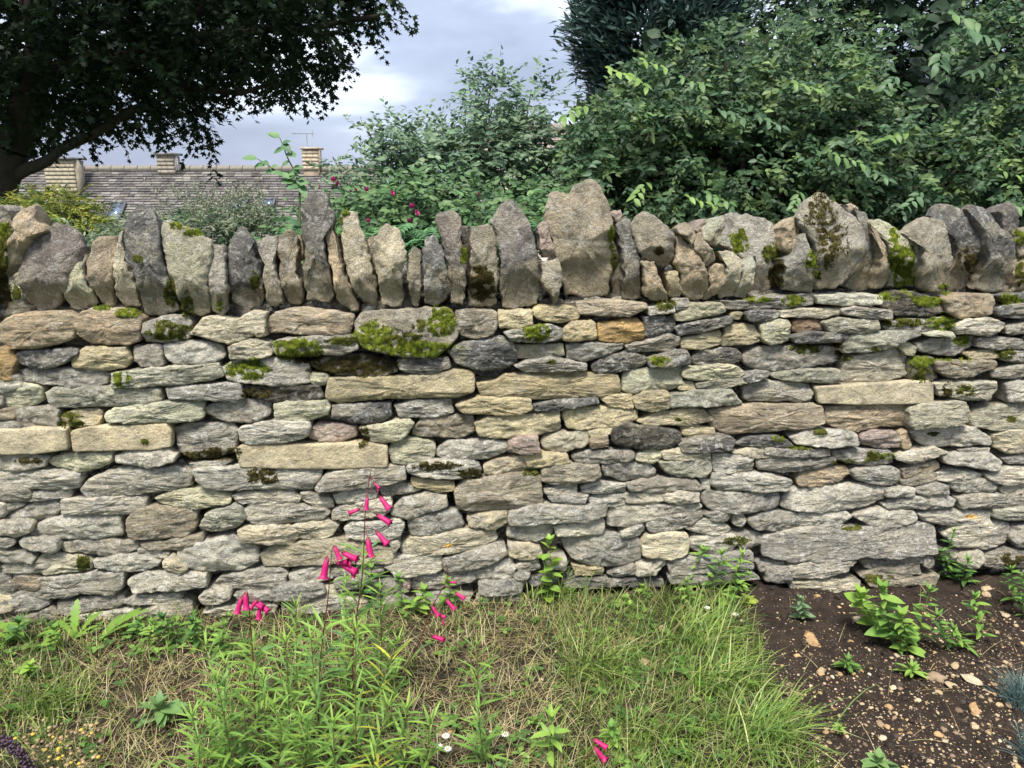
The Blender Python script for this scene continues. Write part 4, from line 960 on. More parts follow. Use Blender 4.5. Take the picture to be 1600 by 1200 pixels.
for px, py, r, el, ci, lab in (
    (1458, 1064, 15, 1.4, 3, "brown flat stone below the small pale seedling, largest on the bed"),
    (1396, 1073, 7, 1.2, 4, "round cream pebble left of the large brown flat stone"),
    (1484, 1079, 10, 1.3, 1, "cream stone just right of and below the brown flat stone"),
    (1464, 1087, 8, 1.1, 0, "buff stone beside the tiny red petal on the bed"),
    (1388, 1100, 8, 1.2, 5, "orange tinted pebble in the middle of the gravel patch"),
    (1376, 1135, 10, 1.1, 3, "knobbly brown pebble above the white triangular one"),
    (1378, 1153, 8, 1.1, 4, "white triangular pebble in the lower part of the bed"),
    (1290, 1147, 6, 1.2, 5, "pinkish pebble near the tip of the long grass blade"),
    (1521, 1135, 9, 1.1, 1, "pale yellowish pebble with a curled straw beside it"),
    (1515, 1068, 12, 1.6, 4, "long cream shard left of the blue grass tuft"),
    (1455, 1192, 8, 1.2, 1, "cream angular pebble at the bottom of the bed"),
    (1283, 1052, 11, 1.2, 0, "tan stone in the dark soil below the small star seedling"),
    (1268, 1002, 13, 2.2, 5, "long thin orange chip lying on the upper dark soil"),
    (1335, 968, 9, 1.9, 4, "white curved shard left of the broad leaved plant"),
    (1276, 938, 8, 1.4, 5, "orange brown chip near the small plant under the wall"),
    (1540, 924, 10, 1.5, 1, "pinkish cream stone chip right of the bed's tall weed"),
    (1542, 930, 9, 1.1, 1, "rounded chip touching the pinkish cream one at the wall foot"),
    (1573, 962, 8, 1.2, 4, "pale chip near the right edge behind the weeds"),
    (1490, 1048, 9, 1.4, 0, "double lobed buff stone above the long cream shard"),
    (1333, 905, 14, .9, 4, "cream block stone leaning at the foot of the wall"),
    (1038, 985, 13, 1.2, 1, "pale stone half hidden in the lawn near the wall"),
    (1008, 1038, 13, 1.2, 0, "buff stone in the middle of the green lawn"),
    (986, 999, 8, 1.2, 5, "small reddish stone in the lawn left of the pale one"),
    (700, 1145, 12, 1.5, 5, "rust coloured flat stone in the straw right of the pink flower plants"),
    (1520, 1110, 11, 2.0, 5, "twisted brown bark like stone chip among the gravel"),
    (1245, 1088, 7, 1.5, 3, "brown pebble by the lawn edge")):
    p = gp(px, py); rr = r * .66 * (p - EYE).length / FPX
    me = np_mesh("pebble", pebble_verts(I2, rr, rp, .5, el), I2[1], M_PEBBLE, np.tile(np.array(PC[ci]) * .8, (len(I2[0]), 1)))
    tag(link("pebble", me, loc=p + Vector((0, 0, rr * .12))), lab, "pebble", "larger pebbles on the ground")

# ================================================================== PLANTS IN FRONT OF THE WALL
def leaf_data(name, w, droop, fold, col, mat=None, twist=0):
    n = 7; v = []; f = []
    for i in range(n):
        t = i / (n - 1); ww = w * math.sin(PI * min(1, t ** .8)) ** .85 if 0 < i < n - 1 else .012 * (i == 0)
        x = t; z = -droop * t * t
        v += [(x, ww, z + fold * ww / max(w, .01)), (x, 0, z), (x, -ww, z + fold * ww / max(w, .01))]
    for i in range(n - 1):
        a = 3 * i; f += [(a, a + 3, a + 4, a + 1), (a + 1, a + 4, a + 5, a + 2)]
    return np_mesh(name, np.array(v), np.array(f), mat or M_LEAF, np.tile(col, (len(v), 1)), True)
LG, MG, DG, YG = (.25, .40, .08), (.16, .30, .065), (.08, .18, .05), (.46, .46, .07)
LM = {}
def lm(kind, col):
    k = (kind, col)
    if k not in LM:
        w, d, fo = dict(n=(.054, .26, .02), m=(.15, .22, .04), b=(.24, .25, .06), o=(.32, .18, .06))[kind]
        LM[k] = leaf_data("leaf", w, d, fo, col)
    return LM[k]

def put_leaf(root, pos, d, l, kind, col, roll=0.0, name="leaf"):
    d = Vector(d).normalized(); s = Vector((0, 0, 1)).cross(d)
    if s.length < .05: s = Vector((1, 0, 0))
    s.normalize(); u = d.cross(s)
    if roll: R_ = Matrix.Rotation(roll, 3, d); s = R_ @ s; u = R_ @ u
    o = link(name, lm(kind, col), root)
    M3 = Matrix((d, s, u)).transposed() * l
    o.matrix_basis = Matrix.Translation(Vector(pos) - root.location) @ M3.to_4x4()
    return o

def smooth_path(pts, k=5):
    out = []
    P = [pts[0]] + list(pts) + [pts[-1]]
    for i in range(1, len(P) - 2):
        for j in range(k):
            t = j / k; a, b, c, d = P[i - 1], P[i], P[i + 1], P[i + 2]
            out.append(.5 * ((2 * b) + (c - a) * t + (2 * a - 5 * b + 4 * c - d) * t * t + (3 * b - a - 3 * c + d) * t ** 3))
    out.append(P[-2]); return out

def shoot(pxpts, label, cat="weed", leafk='n', cols=(LG, MG), l0=.05, l1=.035, gap=.022, stem=(.14, .20, .05), r=.0016, group=None, lean=-.06, bare=1.0,
          base_ground=None, whorl=2, rngs=1, up=.5):
    """a leafy stem; its foot stands on the ground where the first point is seen"""
    rnd = random.Random(rngs + int(pxpts[0][0]))
    p0 = gp(*pxpts[0]); pts = [p0]
    for i, q in enumerate(pxpts[1:]):
        pts.append(at_y(q[0], q[1], p0.y + lean * (i + 1) / len(pxpts)))
    path = smooth_path(pts, 12)
    root = empty("weed" if cat == "weed" else cat.replace(" ", "_"), p0, label, cat, group)
    g = Geo(); n = len(path)
    g.tube([p - p0 for p in path], [r * (1 - .55 * i / n) for i in range(n)], 5, stem)
    link("stem", g.mesh("stem", M_STEM, True), root)
    d = 0; acc = 0; a = rnd.uniform(0, 3); tot = sum((path[i + 1] - path[i]).length for i in range(n - 1))
    for i in range(n - 1):
        sg = path[i + 1] - path[i]; acc += sg.length; d += sg.length
        t = d / tot
        if t > bare: break
        if acc >= gap * rnd.uniform(.8, 1.2):
            acc = 0; a += 1.57 + rnd.uniform(-.4, .4)
            for k in range(whorl):
                an = a + k * 2 * PI / whorl
                dd = Vector((math.cos(an), math.sin(an) * .8 - .15, up + rnd.uniform(-.2, .3)))
                put_leaf(root, path[i + 1], dd, (l0 * (1 - t) + l1 * t) * rnd.uniform(.75, 1.2), leafk, cols[rnd.randrange(len(cols))], rnd.uniform(-.5, .5))
    if bare >= 1:
        for k in range(5):
            an = k * 1.26 + a
            put_leaf(root, path[-1], (math.cos(an) * .4, math.sin(an) * .4, 1), l1 * rnd.uniform(.6, 1), leafk, cols[0])
    return root, path

# ---- the pink penstemons
def bell_mesh(open_=1.0):
    prof = [(0, .085), (.12, .145), (.35, .165), (.6, .18), (.82, .19)]; n = 10; v = []; f = []
    for x, r in prof:
        for k in range(n):
            t = 2 * PI * k / n; v.append((x, r * math.cos(t), r * math.sin(t) * .85))
    for ring, (x, rr, ph) in enumerate(((.92, .21, .10), (1.0, .29 * open_, .45))):
        for k in range(n):
            t = 2 * PI * k / n; lobe = 1 + ph * (1 if k % 2 == 0 else -.6)
            v.append((x + (0 if k % 2 else .05), rr * lobe * math.cos(t), rr * lobe * math.sin(t) * .9))
    for i in range(6):
        for k in range(n): f.append((i * n + k, i * n + (k + 1) % n, (i + 1) * n + (k + 1) % n, (i + 1) * n + k))
    v.append((-.04, 0, 0)); c = np.tile((.43, .006, .115), (len(v), 1)); c[:2 * n] = (.50, .02, .15); c[-n - 1:-1] = (.30, .004, .07)
    f4 = np.array(f); f3 = np.array([(len(v) - 1, (k + 1) % n, k) for k in range(n)])
    return np_mesh("flower", np.array(v), [f4, f3], M_PETAL, c, True)
def calyx_mesh():
    v = [(-.16, 0, 0)]; f = []
    for k in range(5):
        t = 2 * PI * k / 5; v += [(-.02, .13 * math.cos(t - .5), .13 * math.sin(t - .5)), (.2, .17 * math.cos(t), .17 * math.sin(t)), (-.02, .13 * math.cos(t + .5), .13 * math.sin(t + .5))]
        f += [(0, 1 + 3 * k, 2 + 3 * k), (0, 2 + 3 * k, 3 + 3 * k)]
    return np_mesh("calyx", np.array(v), np.array(f), M_STEM, np.tile((.22, .05, .05), (len(v), 1)))
BELL, BUD, CALYX = bell_mesh(), bell_mesh(.45), calyx_mesh()

def penstemon(stem_px, flowers, label, leaf_to=.62, lean=-.05, leafn=.012, l0=.085, bare=None, seed=1):
    root, path = shoot(stem_px, label, "penstemon", 'n', (LG, MG, LG, (.13, .27, .09)), l0, .068, leafn, (.16, .035, .04), .0023, "pink flowering penstemon plants", lean, bare=leaf_to, rngs=seed, up=.5, whorl=3)
    for fx, fy, L, ang in flowers:            # ang: pointing direction on the picture, degrees, 0 = right, -90 = down
        near = min(path, key=lambda p: (Vector(to_px(p)) - Vector((fx, fy))).length + (0 if to_px(p)[1] < fy + 12 else 25))
        y = near.y - .018
        c = at_y(fx, fy, y); t = math.radians(ang)
        d = Vector((math.cos(t), -.35, math.sin(t))).normalized()
        ln = L * .0015
        base = c - d * ln * .5
        o = link("flower", BELL if L > 15 else BUD, root)
        s = d.orthogonal().normalized(); u = d.cross(s)
        o.matrix_basis = Matrix.Translation(base - root.location) @ (Matrix((d, s, u)).transposed() * ln).to_4x4()
        link("calyx", CALYX, o)
        att = min(path, key=lambda p: abs(p.z - (base.z + .012)))
        mid = (att + base) / 2 + Vector((0, 0, .008))
        stems = Geo(); stems.tube([q - root.location for q in (att, mid, base - d * ln * .1)], [.001, .0009, .0008], 4, (.2, .05, .06))
        link("flower_stalk", stems.mesh("flower_stalk", M_STEM), root)
    return root
penstemon([(553, 1130), (552, 1010), (566, 900), (571, 800), (579, 738)],
          [(589, 759, 12, -40), (573, 787, 20, -95), (601, 786, 25, -50), (553, 799, 18, 195), (600, 811, 26, -25), (597, 841, 26, -45), (577, 856, 30, -80), (590, 764, 8, -60)],
          "tallest pink penstemon with drooping bells up its dark red stem, in front of the wall", .70, seed=3)
penstemon([(497, 1150), (500, 1040), (513, 930), (518, 862)],
          [(527, 864, 22, -65), (547, 869, 27, -15), (508, 888, 32, -100), (536, 879, 24, 20), (545, 888, 30, -20), (550, 895, 16, -70)],
          "pink penstemon with a crowded cluster of bells left of the tallest one", .62, seed=5)
penstemon([(400, 1140), (396, 1040), (390, 960), (387, 925)],
          [(374, 946, 26, -105), (384, 940, 26, -85), (403, 946, 22, -10), (411, 948, 24, -35), (405, 957, 22, -95), (397, 944, 16, -130)],
          "short pink penstemon with one cluster of bells, leftmost of the flowering stems", .66, seed=8)
penstemon([(590, 1075), (628, 1046), (655, 1005), (672, 955), (698, 905), (697, 880)],
          [(719, 931, 20, -28), (704, 945, 22, -45), (680, 955, 20, -55), (692, 972, 11, -75), (685, 997, 24, -8), (708, 910, 13, 10), (690, 962, 16, -20)],
          "penstemon leaning right with a bowed pink stem and scattered bells", .35, leafn=.05, seed=9)
root = penstemon([(905, 1193), (918, 1180), (930, 1168)], [(938, 1162, 24, -25), (937, 1178, 26, -48)],
          "broken penstemon tip with two bells lying on the soil at the bottom of the photo", .2, lean=0, leafn=.2, seed=12)
PG = "leafy penstemon stems without flowers"
for i, (pts, lab) in enumerate((
    ([(330, 1190), (332, 1110), (322, 1010)], "leafy stem without flowers at the left of the penstemon clump"),
    ([(368, 1230), (352, 1130), (338, 1065)], "leafy stem with dark tip leaning left near the bottom edge"),
    ([(418, 1200), (414, 1120), (412, 1065)], "slim leafy stem right of the leftmost flowering stem"),
    ([(468, 1120), (464, 1050), (463, 950)], "tall leafy stem left of the clustered bells"),
    ([(430, 1240), (440, 1150), (428, 1105)], "bushy leafy stem low in the penstemon clump"),
    ([(525, 1240), (522, 1180), (520, 1130)], "leafy stem at the bottom edge below the tallest flower"),
    ([(540, 1170), (590, 1080), (622, 1005)], "arching leafy stem leaning right from the clump"),
    ([(592, 1090), (596, 1010), (594, 925)], "upright leafy stem just right of the tallest flower's stem"),
    ([(578, 1240), (590, 1165), (606, 1105)], "light green leafy stem at the bottom centre"),
    ([(632, 1225), (630, 1160), (636, 1110)], "leafy stem with narrow leaves left of the rust coloured stone"),
    ([(745, 1115), (747, 1060), (745, 1010)], "single thin dark stem with sparse leaves in the straw"),
    ([(755, 1200), (752, 1160), (748, 1110)], "pale narrow leaved stem right of the rust coloured stone"),
    ([(378, 1210), (385, 1160), (380, 1100)], "thick tuft of leaves at the foot of the leftmost flowering stem"),
    ([(470, 1225), (480, 1170), (470, 1120)], "leafy stem in the middle of the clump's base"),
    ([(345, 1215), (350, 1150), (352, 1040)], "upright leafy stem second from the clump's left side"),
    ([(450, 1190), (452, 1120), (446, 1005)], "leafy stem between the clustered bells and the slim stem"),
    ([(560, 1215), (556, 1130), (556, 985)], "leafy stem hugging the tallest flowering stem"),
    ([(610, 1150), (612, 1100), (618, 1050)], "short leafy stem under the bowed pink stem"),
    ([(500, 1215), (498, 1150), (486, 1000)], "leafy stem below the clustered bells"),
    ([(665, 1230), (668, 1175), (672, 1130)], "narrow leaved stem nearest the white daisies"),
    ([(545, 1090), (540, 1020), (540, 915)], "tall leafy stem close behind the tallest flowering stem"),
    ([(300, 1240), (312, 1180), (300, 1120)], "outermost leafy stem on the clump's left side"))):
    shoot(pts, lab, "penstemon", 'n', (LG, MG, LG, YG) if i in (6, 8) else (LG, MG, (.2, .36, .08)), .088, .05, .0125, (.15, .17, .05), .0018, PG, -.05, rngs=20 + i, up=.75, whorl=3 if i % 2 else 2)

# ---- weeds along the foot of the wall and on the bed
W = "weeds along the foot of the wall"
for pts, lab, kw in (
    ([(1060, 925), (1085, 890), (1098, 862)], "dark green willowy weed against the wall where the lawn ends", dict(leafk='m', l0=.06, l1=.04, gap=.014)),
    ([(1105, 935), (1120, 895), (1128, 868)], "tallest leafy weed in the group left of the bed", dict(leafk='m', l0=.06, l1=.04, gap=.014)),
    ([(1150, 935), (1150, 900), (1160, 868)], "weed with pointed leaves at the corner of the bed", dict(leafk='m', l0=.055, l1=.035, gap=.014)),
    ([(1120, 955), (1140, 935), (1170, 900)], "weed sprawling right onto the bed", dict(leafk='m', l0=.05, l1=.03, gap=.014)),
    ([(1080, 950), (1075, 935), (1072, 910)], "low weed left of the tall leafy group", dict(leafk='m', l0=.05, l1=.03, gap=.012)),
    ([(855, 945), (862, 905), (858, 850)], "bright green lobed weed climbing the wall beside the grass", dict(leafk='o', cols=(LG, (.24, .36, .05)), l0=.05, l1=.04, gap=.02)),
    ([(1490, 910), (1480, 870), (1490, 832)], "tall weed against the wall at the back of the bed", dict(leafk='m', cols=(MG, DG), l0=.045, l1=.028, gap=.012)),
    ([(1470, 905), (1478, 890), (1468, 868)], "bushy weed left of the tall one at the back of the bed", dict(leafk='m', cols=(MG, DG), l0=.05, l1=.04, gap=.01)),
    ([(1510, 915), (1505, 895), (1512, 878)], "bushy weed right of the tall one at the back of the bed", dict(leafk='m', cols=(MG, DG), l0=.05, l1=.04, gap=.01)),
    ([(1405, 908), (1400, 895), (1396, 888)], "little seedling under the mossy bottom stones", dict(leafk='m', cols=(MG,), l0=.04, l1=.03, gap=.012)),
    ([(1420, 890), (1419, 882), (1419, 878)], "tiny round leaf on a thread stem against the bottom stones", dict(leafk='o', cols=(MG,), l0=.03, l1=.02, gap=.02)),
    ([(1585, 945), (1583, 915), (1580, 892)], "leafy weed at the right edge under the wall", dict(leafk='m', cols=(MG, DG), l0=.05, l1=.035, gap=.01)),
    ([(1600, 965), (1602, 930), (1598, 905)], "leafy weed cut by the right edge of the photo", dict(leafk='m', cols=(MG, DG), l0=.05, l1=.035, gap=.01)),
    ([(650, 965), (655, 940), (662, 925)], "broad leaved weed under the leaning penstemon", dict(leafk='b', cols=(LG, MG), l0=.055, l1=.04, gap=.014)),
    ([(590, 950), (585, 920), (580, 890)], "dark leafy weed behind the tallest penstemon", dict(leafk='b', cols=(MG, DG), l0=.045, l1=.03, gap=.016)),
    ([(625, 960), (628, 935), (622, 905)], "thin weed between the two right hand penstemons", dict(leafk='b', cols=(MG,), l0=.04, l1=.03, gap=.018)),
    ([(270, 1010), (262, 985), (255, 968)], "clump of dark leaves at the wall foot left of the pink cluster", dict(leafk='b', cols=(DG, MG), l0=.05, l1=.035, gap=.010)),
    ([(310, 1015), (305, 990), (300, 972)], "second dark leafed clump at the wall foot", dict(leafk='b', cols=(DG, MG), l0=.05, l1=.035, gap=.010)),
    ([(340, 1020), (345, 1000), (352, 980)], "leafy weed just left of the short penstemon", dict(leafk='m', cols=(MG, LG), l0=.05, l1=.035, gap=.012)),
    ([(230, 1015), (235, 990), (238, 975)], "small bright weed right of the jagged dandelion leaf", dict(leafk='m', cols=(MG, LG), l0=.04, l1=.03, gap=.012)),
    ([(205, 1000), (212, 985), (220, 972)], "low weed under the jagged dandelion leaf", dict(leafk='b', cols=(MG, DG), l0=.04, l1=.03, gap=.012)),
    ([(75, 1020), (80, 1000), (85, 985)], "oval leaved weed at the wall foot near the left edge", dict(leafk='o', cols=(MG, LG), l0=.035, l1=.03, gap=.010)),
    ([(20, 1010), (25, 990), (30, 975)], "spreading weed at the far left wall foot", dict(leafk='b', cols=(DG, MG), l0=.06, l1=.04, gap=.012)),
    ([(45, 1060), (40, 1048), (48, 1042)], "pale oval leaved weed left in the lawn", dict(leafk='o', cols=(LG,), l0=.035, l1=.03, gap=.010)),
    ([(255, 1120), (252, 1112), (250, 1108)], "rosette of broad leaves in the straw left of the penstemons", dict(leafk='b', cols=((.16, .28, .1),), l0=.07, l1=.06, gap=.006)),
    ([(700, 955), (703, 930), (700, 912)], "weed with round leaves against the wall beside the straw", dict(leafk='b', cols=(MG,), l0=.05, l1=.035, gap=.014)),
    ([(858, 1180), (860, 1160), (862, 1125)], "young plant with long pointed leaves left of the fallen bells", dict(leafk='m', cols=(LG,), l0=.06, l1=.05, gap=.022)),
    ([(958, 1165), (957, 1150), (955, 1140)], "small rosette weed right of the fallen bells", dict(leafk='b', cols=(MG, LG), l0=.045, l1=.03, gap=.008)),
    ([(980, 945), (978, 942), (976, 940)], "lobed leaf weed lying in the grass near the wall", dict(leafk='o', cols=(LG,), l0=.04, l1=.035, gap=.006)),
    ([(1005, 925), (1004, 922), (1003, 920)], "upper lobed leaf weed near the wall foot", dict(leafk='o', cols=(LG,), l0=.035, l1=.03, gap=.006)),
    ([(1170, 945), (1168, 942), (1166, 940)], "yellowish lobed weed at the corner of the lawn", dict(leafk='o', cols=((.3, .38, .07),), l0=.04, l1=.03, gap=.006))):
    shoot(pts, lab, "weed", group=W, rngs=int(pts[0][0]), up=.25, **kw)
B = "plants growing on the dug bed"
for pts, lab, kw in (
    ([(1395, 1010), (1385, 960), (1378, 925)], "largest broad leaved plant in the middle of the bed", dict(leafk='b', cols=(MG, LG), l0=.085, l1=.05, gap=.013)),
    ([(1375, 985), (1355, 955), (1345, 935)], "light leaved stem leaning left in the bed's big plant", dict(leafk='o', cols=(LG, (.22, .36, .06)), l0=.07, l1=.06, gap=.018)),
    ([(1420, 1020), (1415, 990), (1408, 965)], "lower stem of bright leaves right of the big plant", dict(leafk='b', cols=(LG, MG), l0=.06, l1=.045, gap=.012)),
    ([(1435, 1010), (1440, 970), (1452, 925)], "slender arching stem right of the big plant", dict(leafk='m', cols=(MG, LG), l0=.055, l1=.04, gap=.02)),
    ([(1490, 1020), (1475, 995), (1465, 965)], "sprawling narrow leaved stem in the bed", dict(leafk='m', cols=(MG, DG), l0=.05, l1=.035, gap=.012)),
    ([(1510, 1015), (1500, 1000), (1490, 985)], "low sprawling plant near the end of the row", dict(leafk='m', cols=(MG, LG), l0=.05, l1=.035, gap=.010)),
    ([(1530, 1000), (1528, 965), (1522, 935)], "upright narrow leaved stem on the right of the bed", dict(leafk='m', cols=(MG, LG), l0=.05, l1=.04, gap=.016)),
    ([(1325, 1042), (1325, 1040), (1325, 1034)], "small star shaped seedling on bare soil", dict(leafk='m', cols=(MG,), l0=.045, l1=.035, gap=.005)),
    ([(1423, 1052), (1424, 1050), (1424, 1046)], "pale green seedling above the large brown stone", dict(leafk='m', cols=(LG,), l0=.05, l1=.04, gap=.005)),
    ([(1255, 965), (1252, 955), (1250, 938)], "small downy grey green plant under the wall", dict(leafk='b', cols=((.18, .28, .14),), l0=.04, l1=.03, gap=.006)),
    ([(1372, 1198), (1373, 1195), (1373, 1190)], "single round leaf seedling at the bottom of the bed", dict(leafk='o', cols=((.2, .33, .12),), l0=.05, l1=.04, gap=.01)),
    ([(1310, 1143), (1312, 1141), (1312, 1138)], "tiny green sprout by the long grass blade", dict(leafk='m', cols=(LG,), l0=.02, l1=.018, gap=.005))):
    shoot(pts, lab, "garden plant", group=B, rngs=int(pts[0][0]) + 3, up=.22, **kw)

# dandelion leaves with toothed edges
def toothed(name, L, w, col):
    v, f = [], []; n = 15
    for i in range(n):
        t = i / (n - 1); e = w * (0.25 + .9 * math.sin(PI * t ** 1.4)) * (1 if i % 2 else .55) * (0.0 if i == n - 1 else 1)
        z = L * (.55 * t - .42 * t * t)
        v += [(L * t, e, z + .1 * e), (L * t, 0, z), (L * t, -e, z + .1 * e)]
    for i in range(n - 1):
        a = 3 * i; f += [(a, a + 3, a + 4, a + 1), (a + 1, a + 4, a + 5, a + 2)]
    return np_mesh(name, np.array(v), np.array(f), M_LEAF, np.tile(col, (len(v), 1)), True)
for (px, py), angs, L, lab in (
    ((118, 1005), (100, 60, 150, 20), .13, "dandelion with one upright toothed leaf standing against the wall"),
    ((150, 1010), (25, 40, 10, 60), .19, "dandelion with long toothed leaf slanting up to the right"),
    ((45, 1015), (170, 200, 150, 10), .15, "dandelion spreading flat at the left edge of the grass")):
    p = gp(px, py); root = empty("dandelion", p, lab, "dandelion", "dandelions at the foot of the wall")
    me = toothed("leaf", L, .016, (.19, .33, .06))
    for k, a in enumerate(angs):
        o = link("leaf", me, root); up = .9 if k == 0 and a == 100 else .35
        o.rotation_euler = (0, -up, math.radians(a)); s = 1 - .12 * k; o.scale = (s, s, s)

# blue fescue at the right edge
for px, py, n, lab in ((1588, 1108, 260, "blue grey fescue tuft at the right edge of the bed"), (1612, 1190, 160, "second blue grey fescue tuft cut by the bottom right corner")):
    p0 = gp(px, py); g = Geo()
    for _ in range(n):
        a = rg.uniform(0, 2 * PI); th = abs(rg.normal(.25, .3)); l = .11 * rg.uniform(.5, 1.15); p = Vector((rg.normal(0, .012), rg.normal(0, .012), 0)); pts = [p]
        for s in range(3): p = p + Vector((math.cos(a) * math.sin(th), math.sin(a) * math.sin(th), math.cos(th))) * l / 3; th += .25; pts.append(p)
        g.tube(pts, [.0011, .001, .0008, .0001], 3, np.array((.20, .30, .30)) * rg.uniform(.6, 1.3))
    tag(link("blue_fescue", g.mesh("blue_fescue", M_GRASS), loc=p0), lab, "ornamental grass", "blue fescue tufts")

# yellow button flowers, bottom left
g = Geo(); p0 = gp(85, 1180)
for _ in range(120):
    px = rg.normal(90, 42); py = rg.uniform(1155, 1225)
    if not (15 < px < 165): continue
    p = gp(px, py); h = rg.uniform(.03, .07); c = [(.48, .36, .05), (.34, .24, .12), (.26, .18, .10), (.38, .27, .13), (.22, .15, .10)][rg.integers(5)]
    g.tube([p - p0, p - p0 + Vector((rg.normal(0, .006), rg.normal(0, .006), h))], [.0008, .0006], 4, (.2, .24, .1))
    r = rg.uniform(.0035, .0065)
    g.add(I1[0] * np.array([r, r, r * .62]) + np.array(p - p0 + Vector((0, 0, h))), I1[1], c)
tag(link("button_flowers", g.mesh("button_flowers", M_PETAL, True), loc=p0), "patch of yellow and faded brown button flowers in the bottom left corner", "flowers", kind="stuff")
# dark purple spike in the corner
p0 = gp(-15, 1235); g = Geo(); tip = at_y(48, 1205, p0.y - .02); topm = at_y(-2, 1158, p0.y - .02)
path = smooth_path([p0, at_y(-40, 1180, p0.y - .01), topm, at_y(28, 1175, p0.y - .02), tip], 8)
g.tube([p - p0 for p in path], [.003] * len(path), 5, (.10, .06, .07))
for i, p in enumerate(path[6:]):
    for k in range(26):
        d = Vector(rg.normal(0, 1, 3)).normalized(); r = .0035
        g.add(I1[0][:12] * r * rg.uniform(.7, 1.3) + np.array(p - p0 + d * .0085 + Vector(rg.normal(0, .003, 3))), ico(0)[1], np.array((.055, .032, .045)) * rg.uniform(.6, 1.6))
tag(link("purple_flower_spike", g.mesh("purple_flower_spike", M_PETAL, True), loc=p0), "dark purple bowed flower spike in the bottom left corner", "flower spike")
# white daisies
for px, py, lab in ((697, 1168, "white daisy uppermost beside the rust coloured stone"), (686, 1186, "white daisy at the bottom left of its group"), (700, 1187, "white daisy close right of the bottom left one"), (789, 1168, "white daisy right, in the clover patch"), (1104, 968, "ragged white daisy in the lawn near the bed"), (1147, 979, "small white flower at the lawn's edge near the wall")):
    p = gp(px, py); root = empty("daisy", p, lab, "daisy", "small white flowers in the grass")
    g = Geo(); g.tube([(0, 0, 0), (0, 0, .035)], [.0008, .0006], 4, MG); link("stem", g.mesh("stem", M_STEM), root)
    g = Geo()
    for k in range(11):
        a = 2 * PI * k / 11; d, s = np.array((math.cos(a), math.sin(a), .12)), np.array((-math.sin(a), math.cos(a), 0))
        z = np.array((0, 0, .035)); g.add([z + d * .002, z + d * .007 + s * .002, z + d * .0125, z + d * .007 - s * .002], [(0, 1, 2), (0, 2, 3)], (.82, .82, .85))
    link("petals", g.mesh("petals", M_PETAL), root)
    g = Geo(); g.add(I1[0] * np.array((.003, .003, .002)) + np.array((0, 0, .036)), I1[1], (.7, .5, .05)); link("flower_centre", g.mesh("flower_centre", M_PETAL, True), root)

# ================================================================== BEYOND THE WALL
def land_z(y): return float(np.interp(y, [0, 3.2, 7, 20, 40, 200], [-.04, -.04, -.45, -2.6, -3.6, -5]))

def cloud(blobs, n_sprays, per, tpl, name, mat, leaf, cols, rng, spray=.3, droop=.2, upn=.9, face=.5, shell=.55, jitter=.4, clump=0):
    """blobs: (centre, radii, weight). Leaves sit alternately along short twigs spread through the volume."""
    w = np.array([b[2] for b in blobs], float); w /= w.sum()
    P, D, Nn, L, C = [], [], [], [], []
    ks = rng.choice(len(blobs), n_sprays, p=w)
    for k in ks:
        c, r, _ = blobs[k]
        d = rng.normal(0, 1, 3); d /= np.linalg.norm(d)
        rad = rng.uniform(shell, 1.0) ** .6 if rng.random() < .75 else rng.uniform(0, 1) ** .5
        p = np.array(c) + d * np.array(r) * rad * (1 + .25 * nz3(d[0] * 2 + k, d[1] * 2, d[2] * 2))
        if clump and nz3(p[0] * clump, p[1] * clump, p[2] * clump * 1.3) < -.08: continue
        out = d + np.array([0, -face * .5, 0]) + rng.normal(0, .45, 3); out[2] -= droop; out /= np.linalg.norm(out)
        side = np.cross(out, (0, 0, 1)); side /= np.linalg.norm(side) + 1e-6
        base = cols[rng.integers(len(cols))]; q = rng.uniform(.75, 1.25)
        sp = spray * rng.uniform(.5, 1.2)
        for i in range(per):
            t = i / per; sg = 1 if i % 2 else -1
            pos = p + out * sp * t + np.array([0, 0, -droop * .4 * sp * t * t])
            dd = out * .55 + side * sg * .8 + rng.normal(0, jitter * .6, 3); dd[2] -= droop * .5
            nn_ = np.array([0, -face, upn]) + rng.normal(0, jitter, 3)
            P.append(pos); D.append(dd); Nn.append(nn_); L.append(leaf * rng.uniform(.6, 1.25)); C.append(np.array(base) * q * rng.uniform(.85, 1.15))
    return leafmesh(tpl, name, P, D, Nn, L, C, mat)

def pxblob(px, py, rx, ry, dist, ry_depth, w=None):
    c = at_y(px, py, dist); s = (c - EYE).length / FPX
    # pixel radii measured on this blob's own distance
    s = dist / (FPX * math.cos(PITCH)) if False else s
    return (tuple(c), (rx * s, ry_depth, ry * s), w if w else rx * ry * 1.0)

def branch(g, a, b, r0, r1, n=8, wob=.12, seed=0, col=(.06, .05, .04)):
    a, b = Vector(a), Vector(b); L = (b - a).length; pts, rs = [], []
    for i in range(n + 1):
        t = i / n; w = Vector((nz3(t * 2.2, seed, 1), nz3(t * 2.2, seed, 5), nz3(t * 2.2, seed, 9))) * wob * L * math.sin(PI * t)
        pts.append(a.lerp(b, t) + w); rs.append(r0 * (1 - t) + r1 * t)
    g.tube(pts, rs, 8, col); return pts

def tree(name, label, cat, foot, wood, parts, group=None):
    root = empty(name, foot, label, cat, group)
    if wood is not None:
        link("trunk", wood.mesh("trunk", M_BARK, True), root, loc=-root.location)
    for nm, me in parts:
        o = link(nm, me, root, loc=-root.location); o["kind"] = "stuff"
    return root

rt = np.random.default_rng(21)
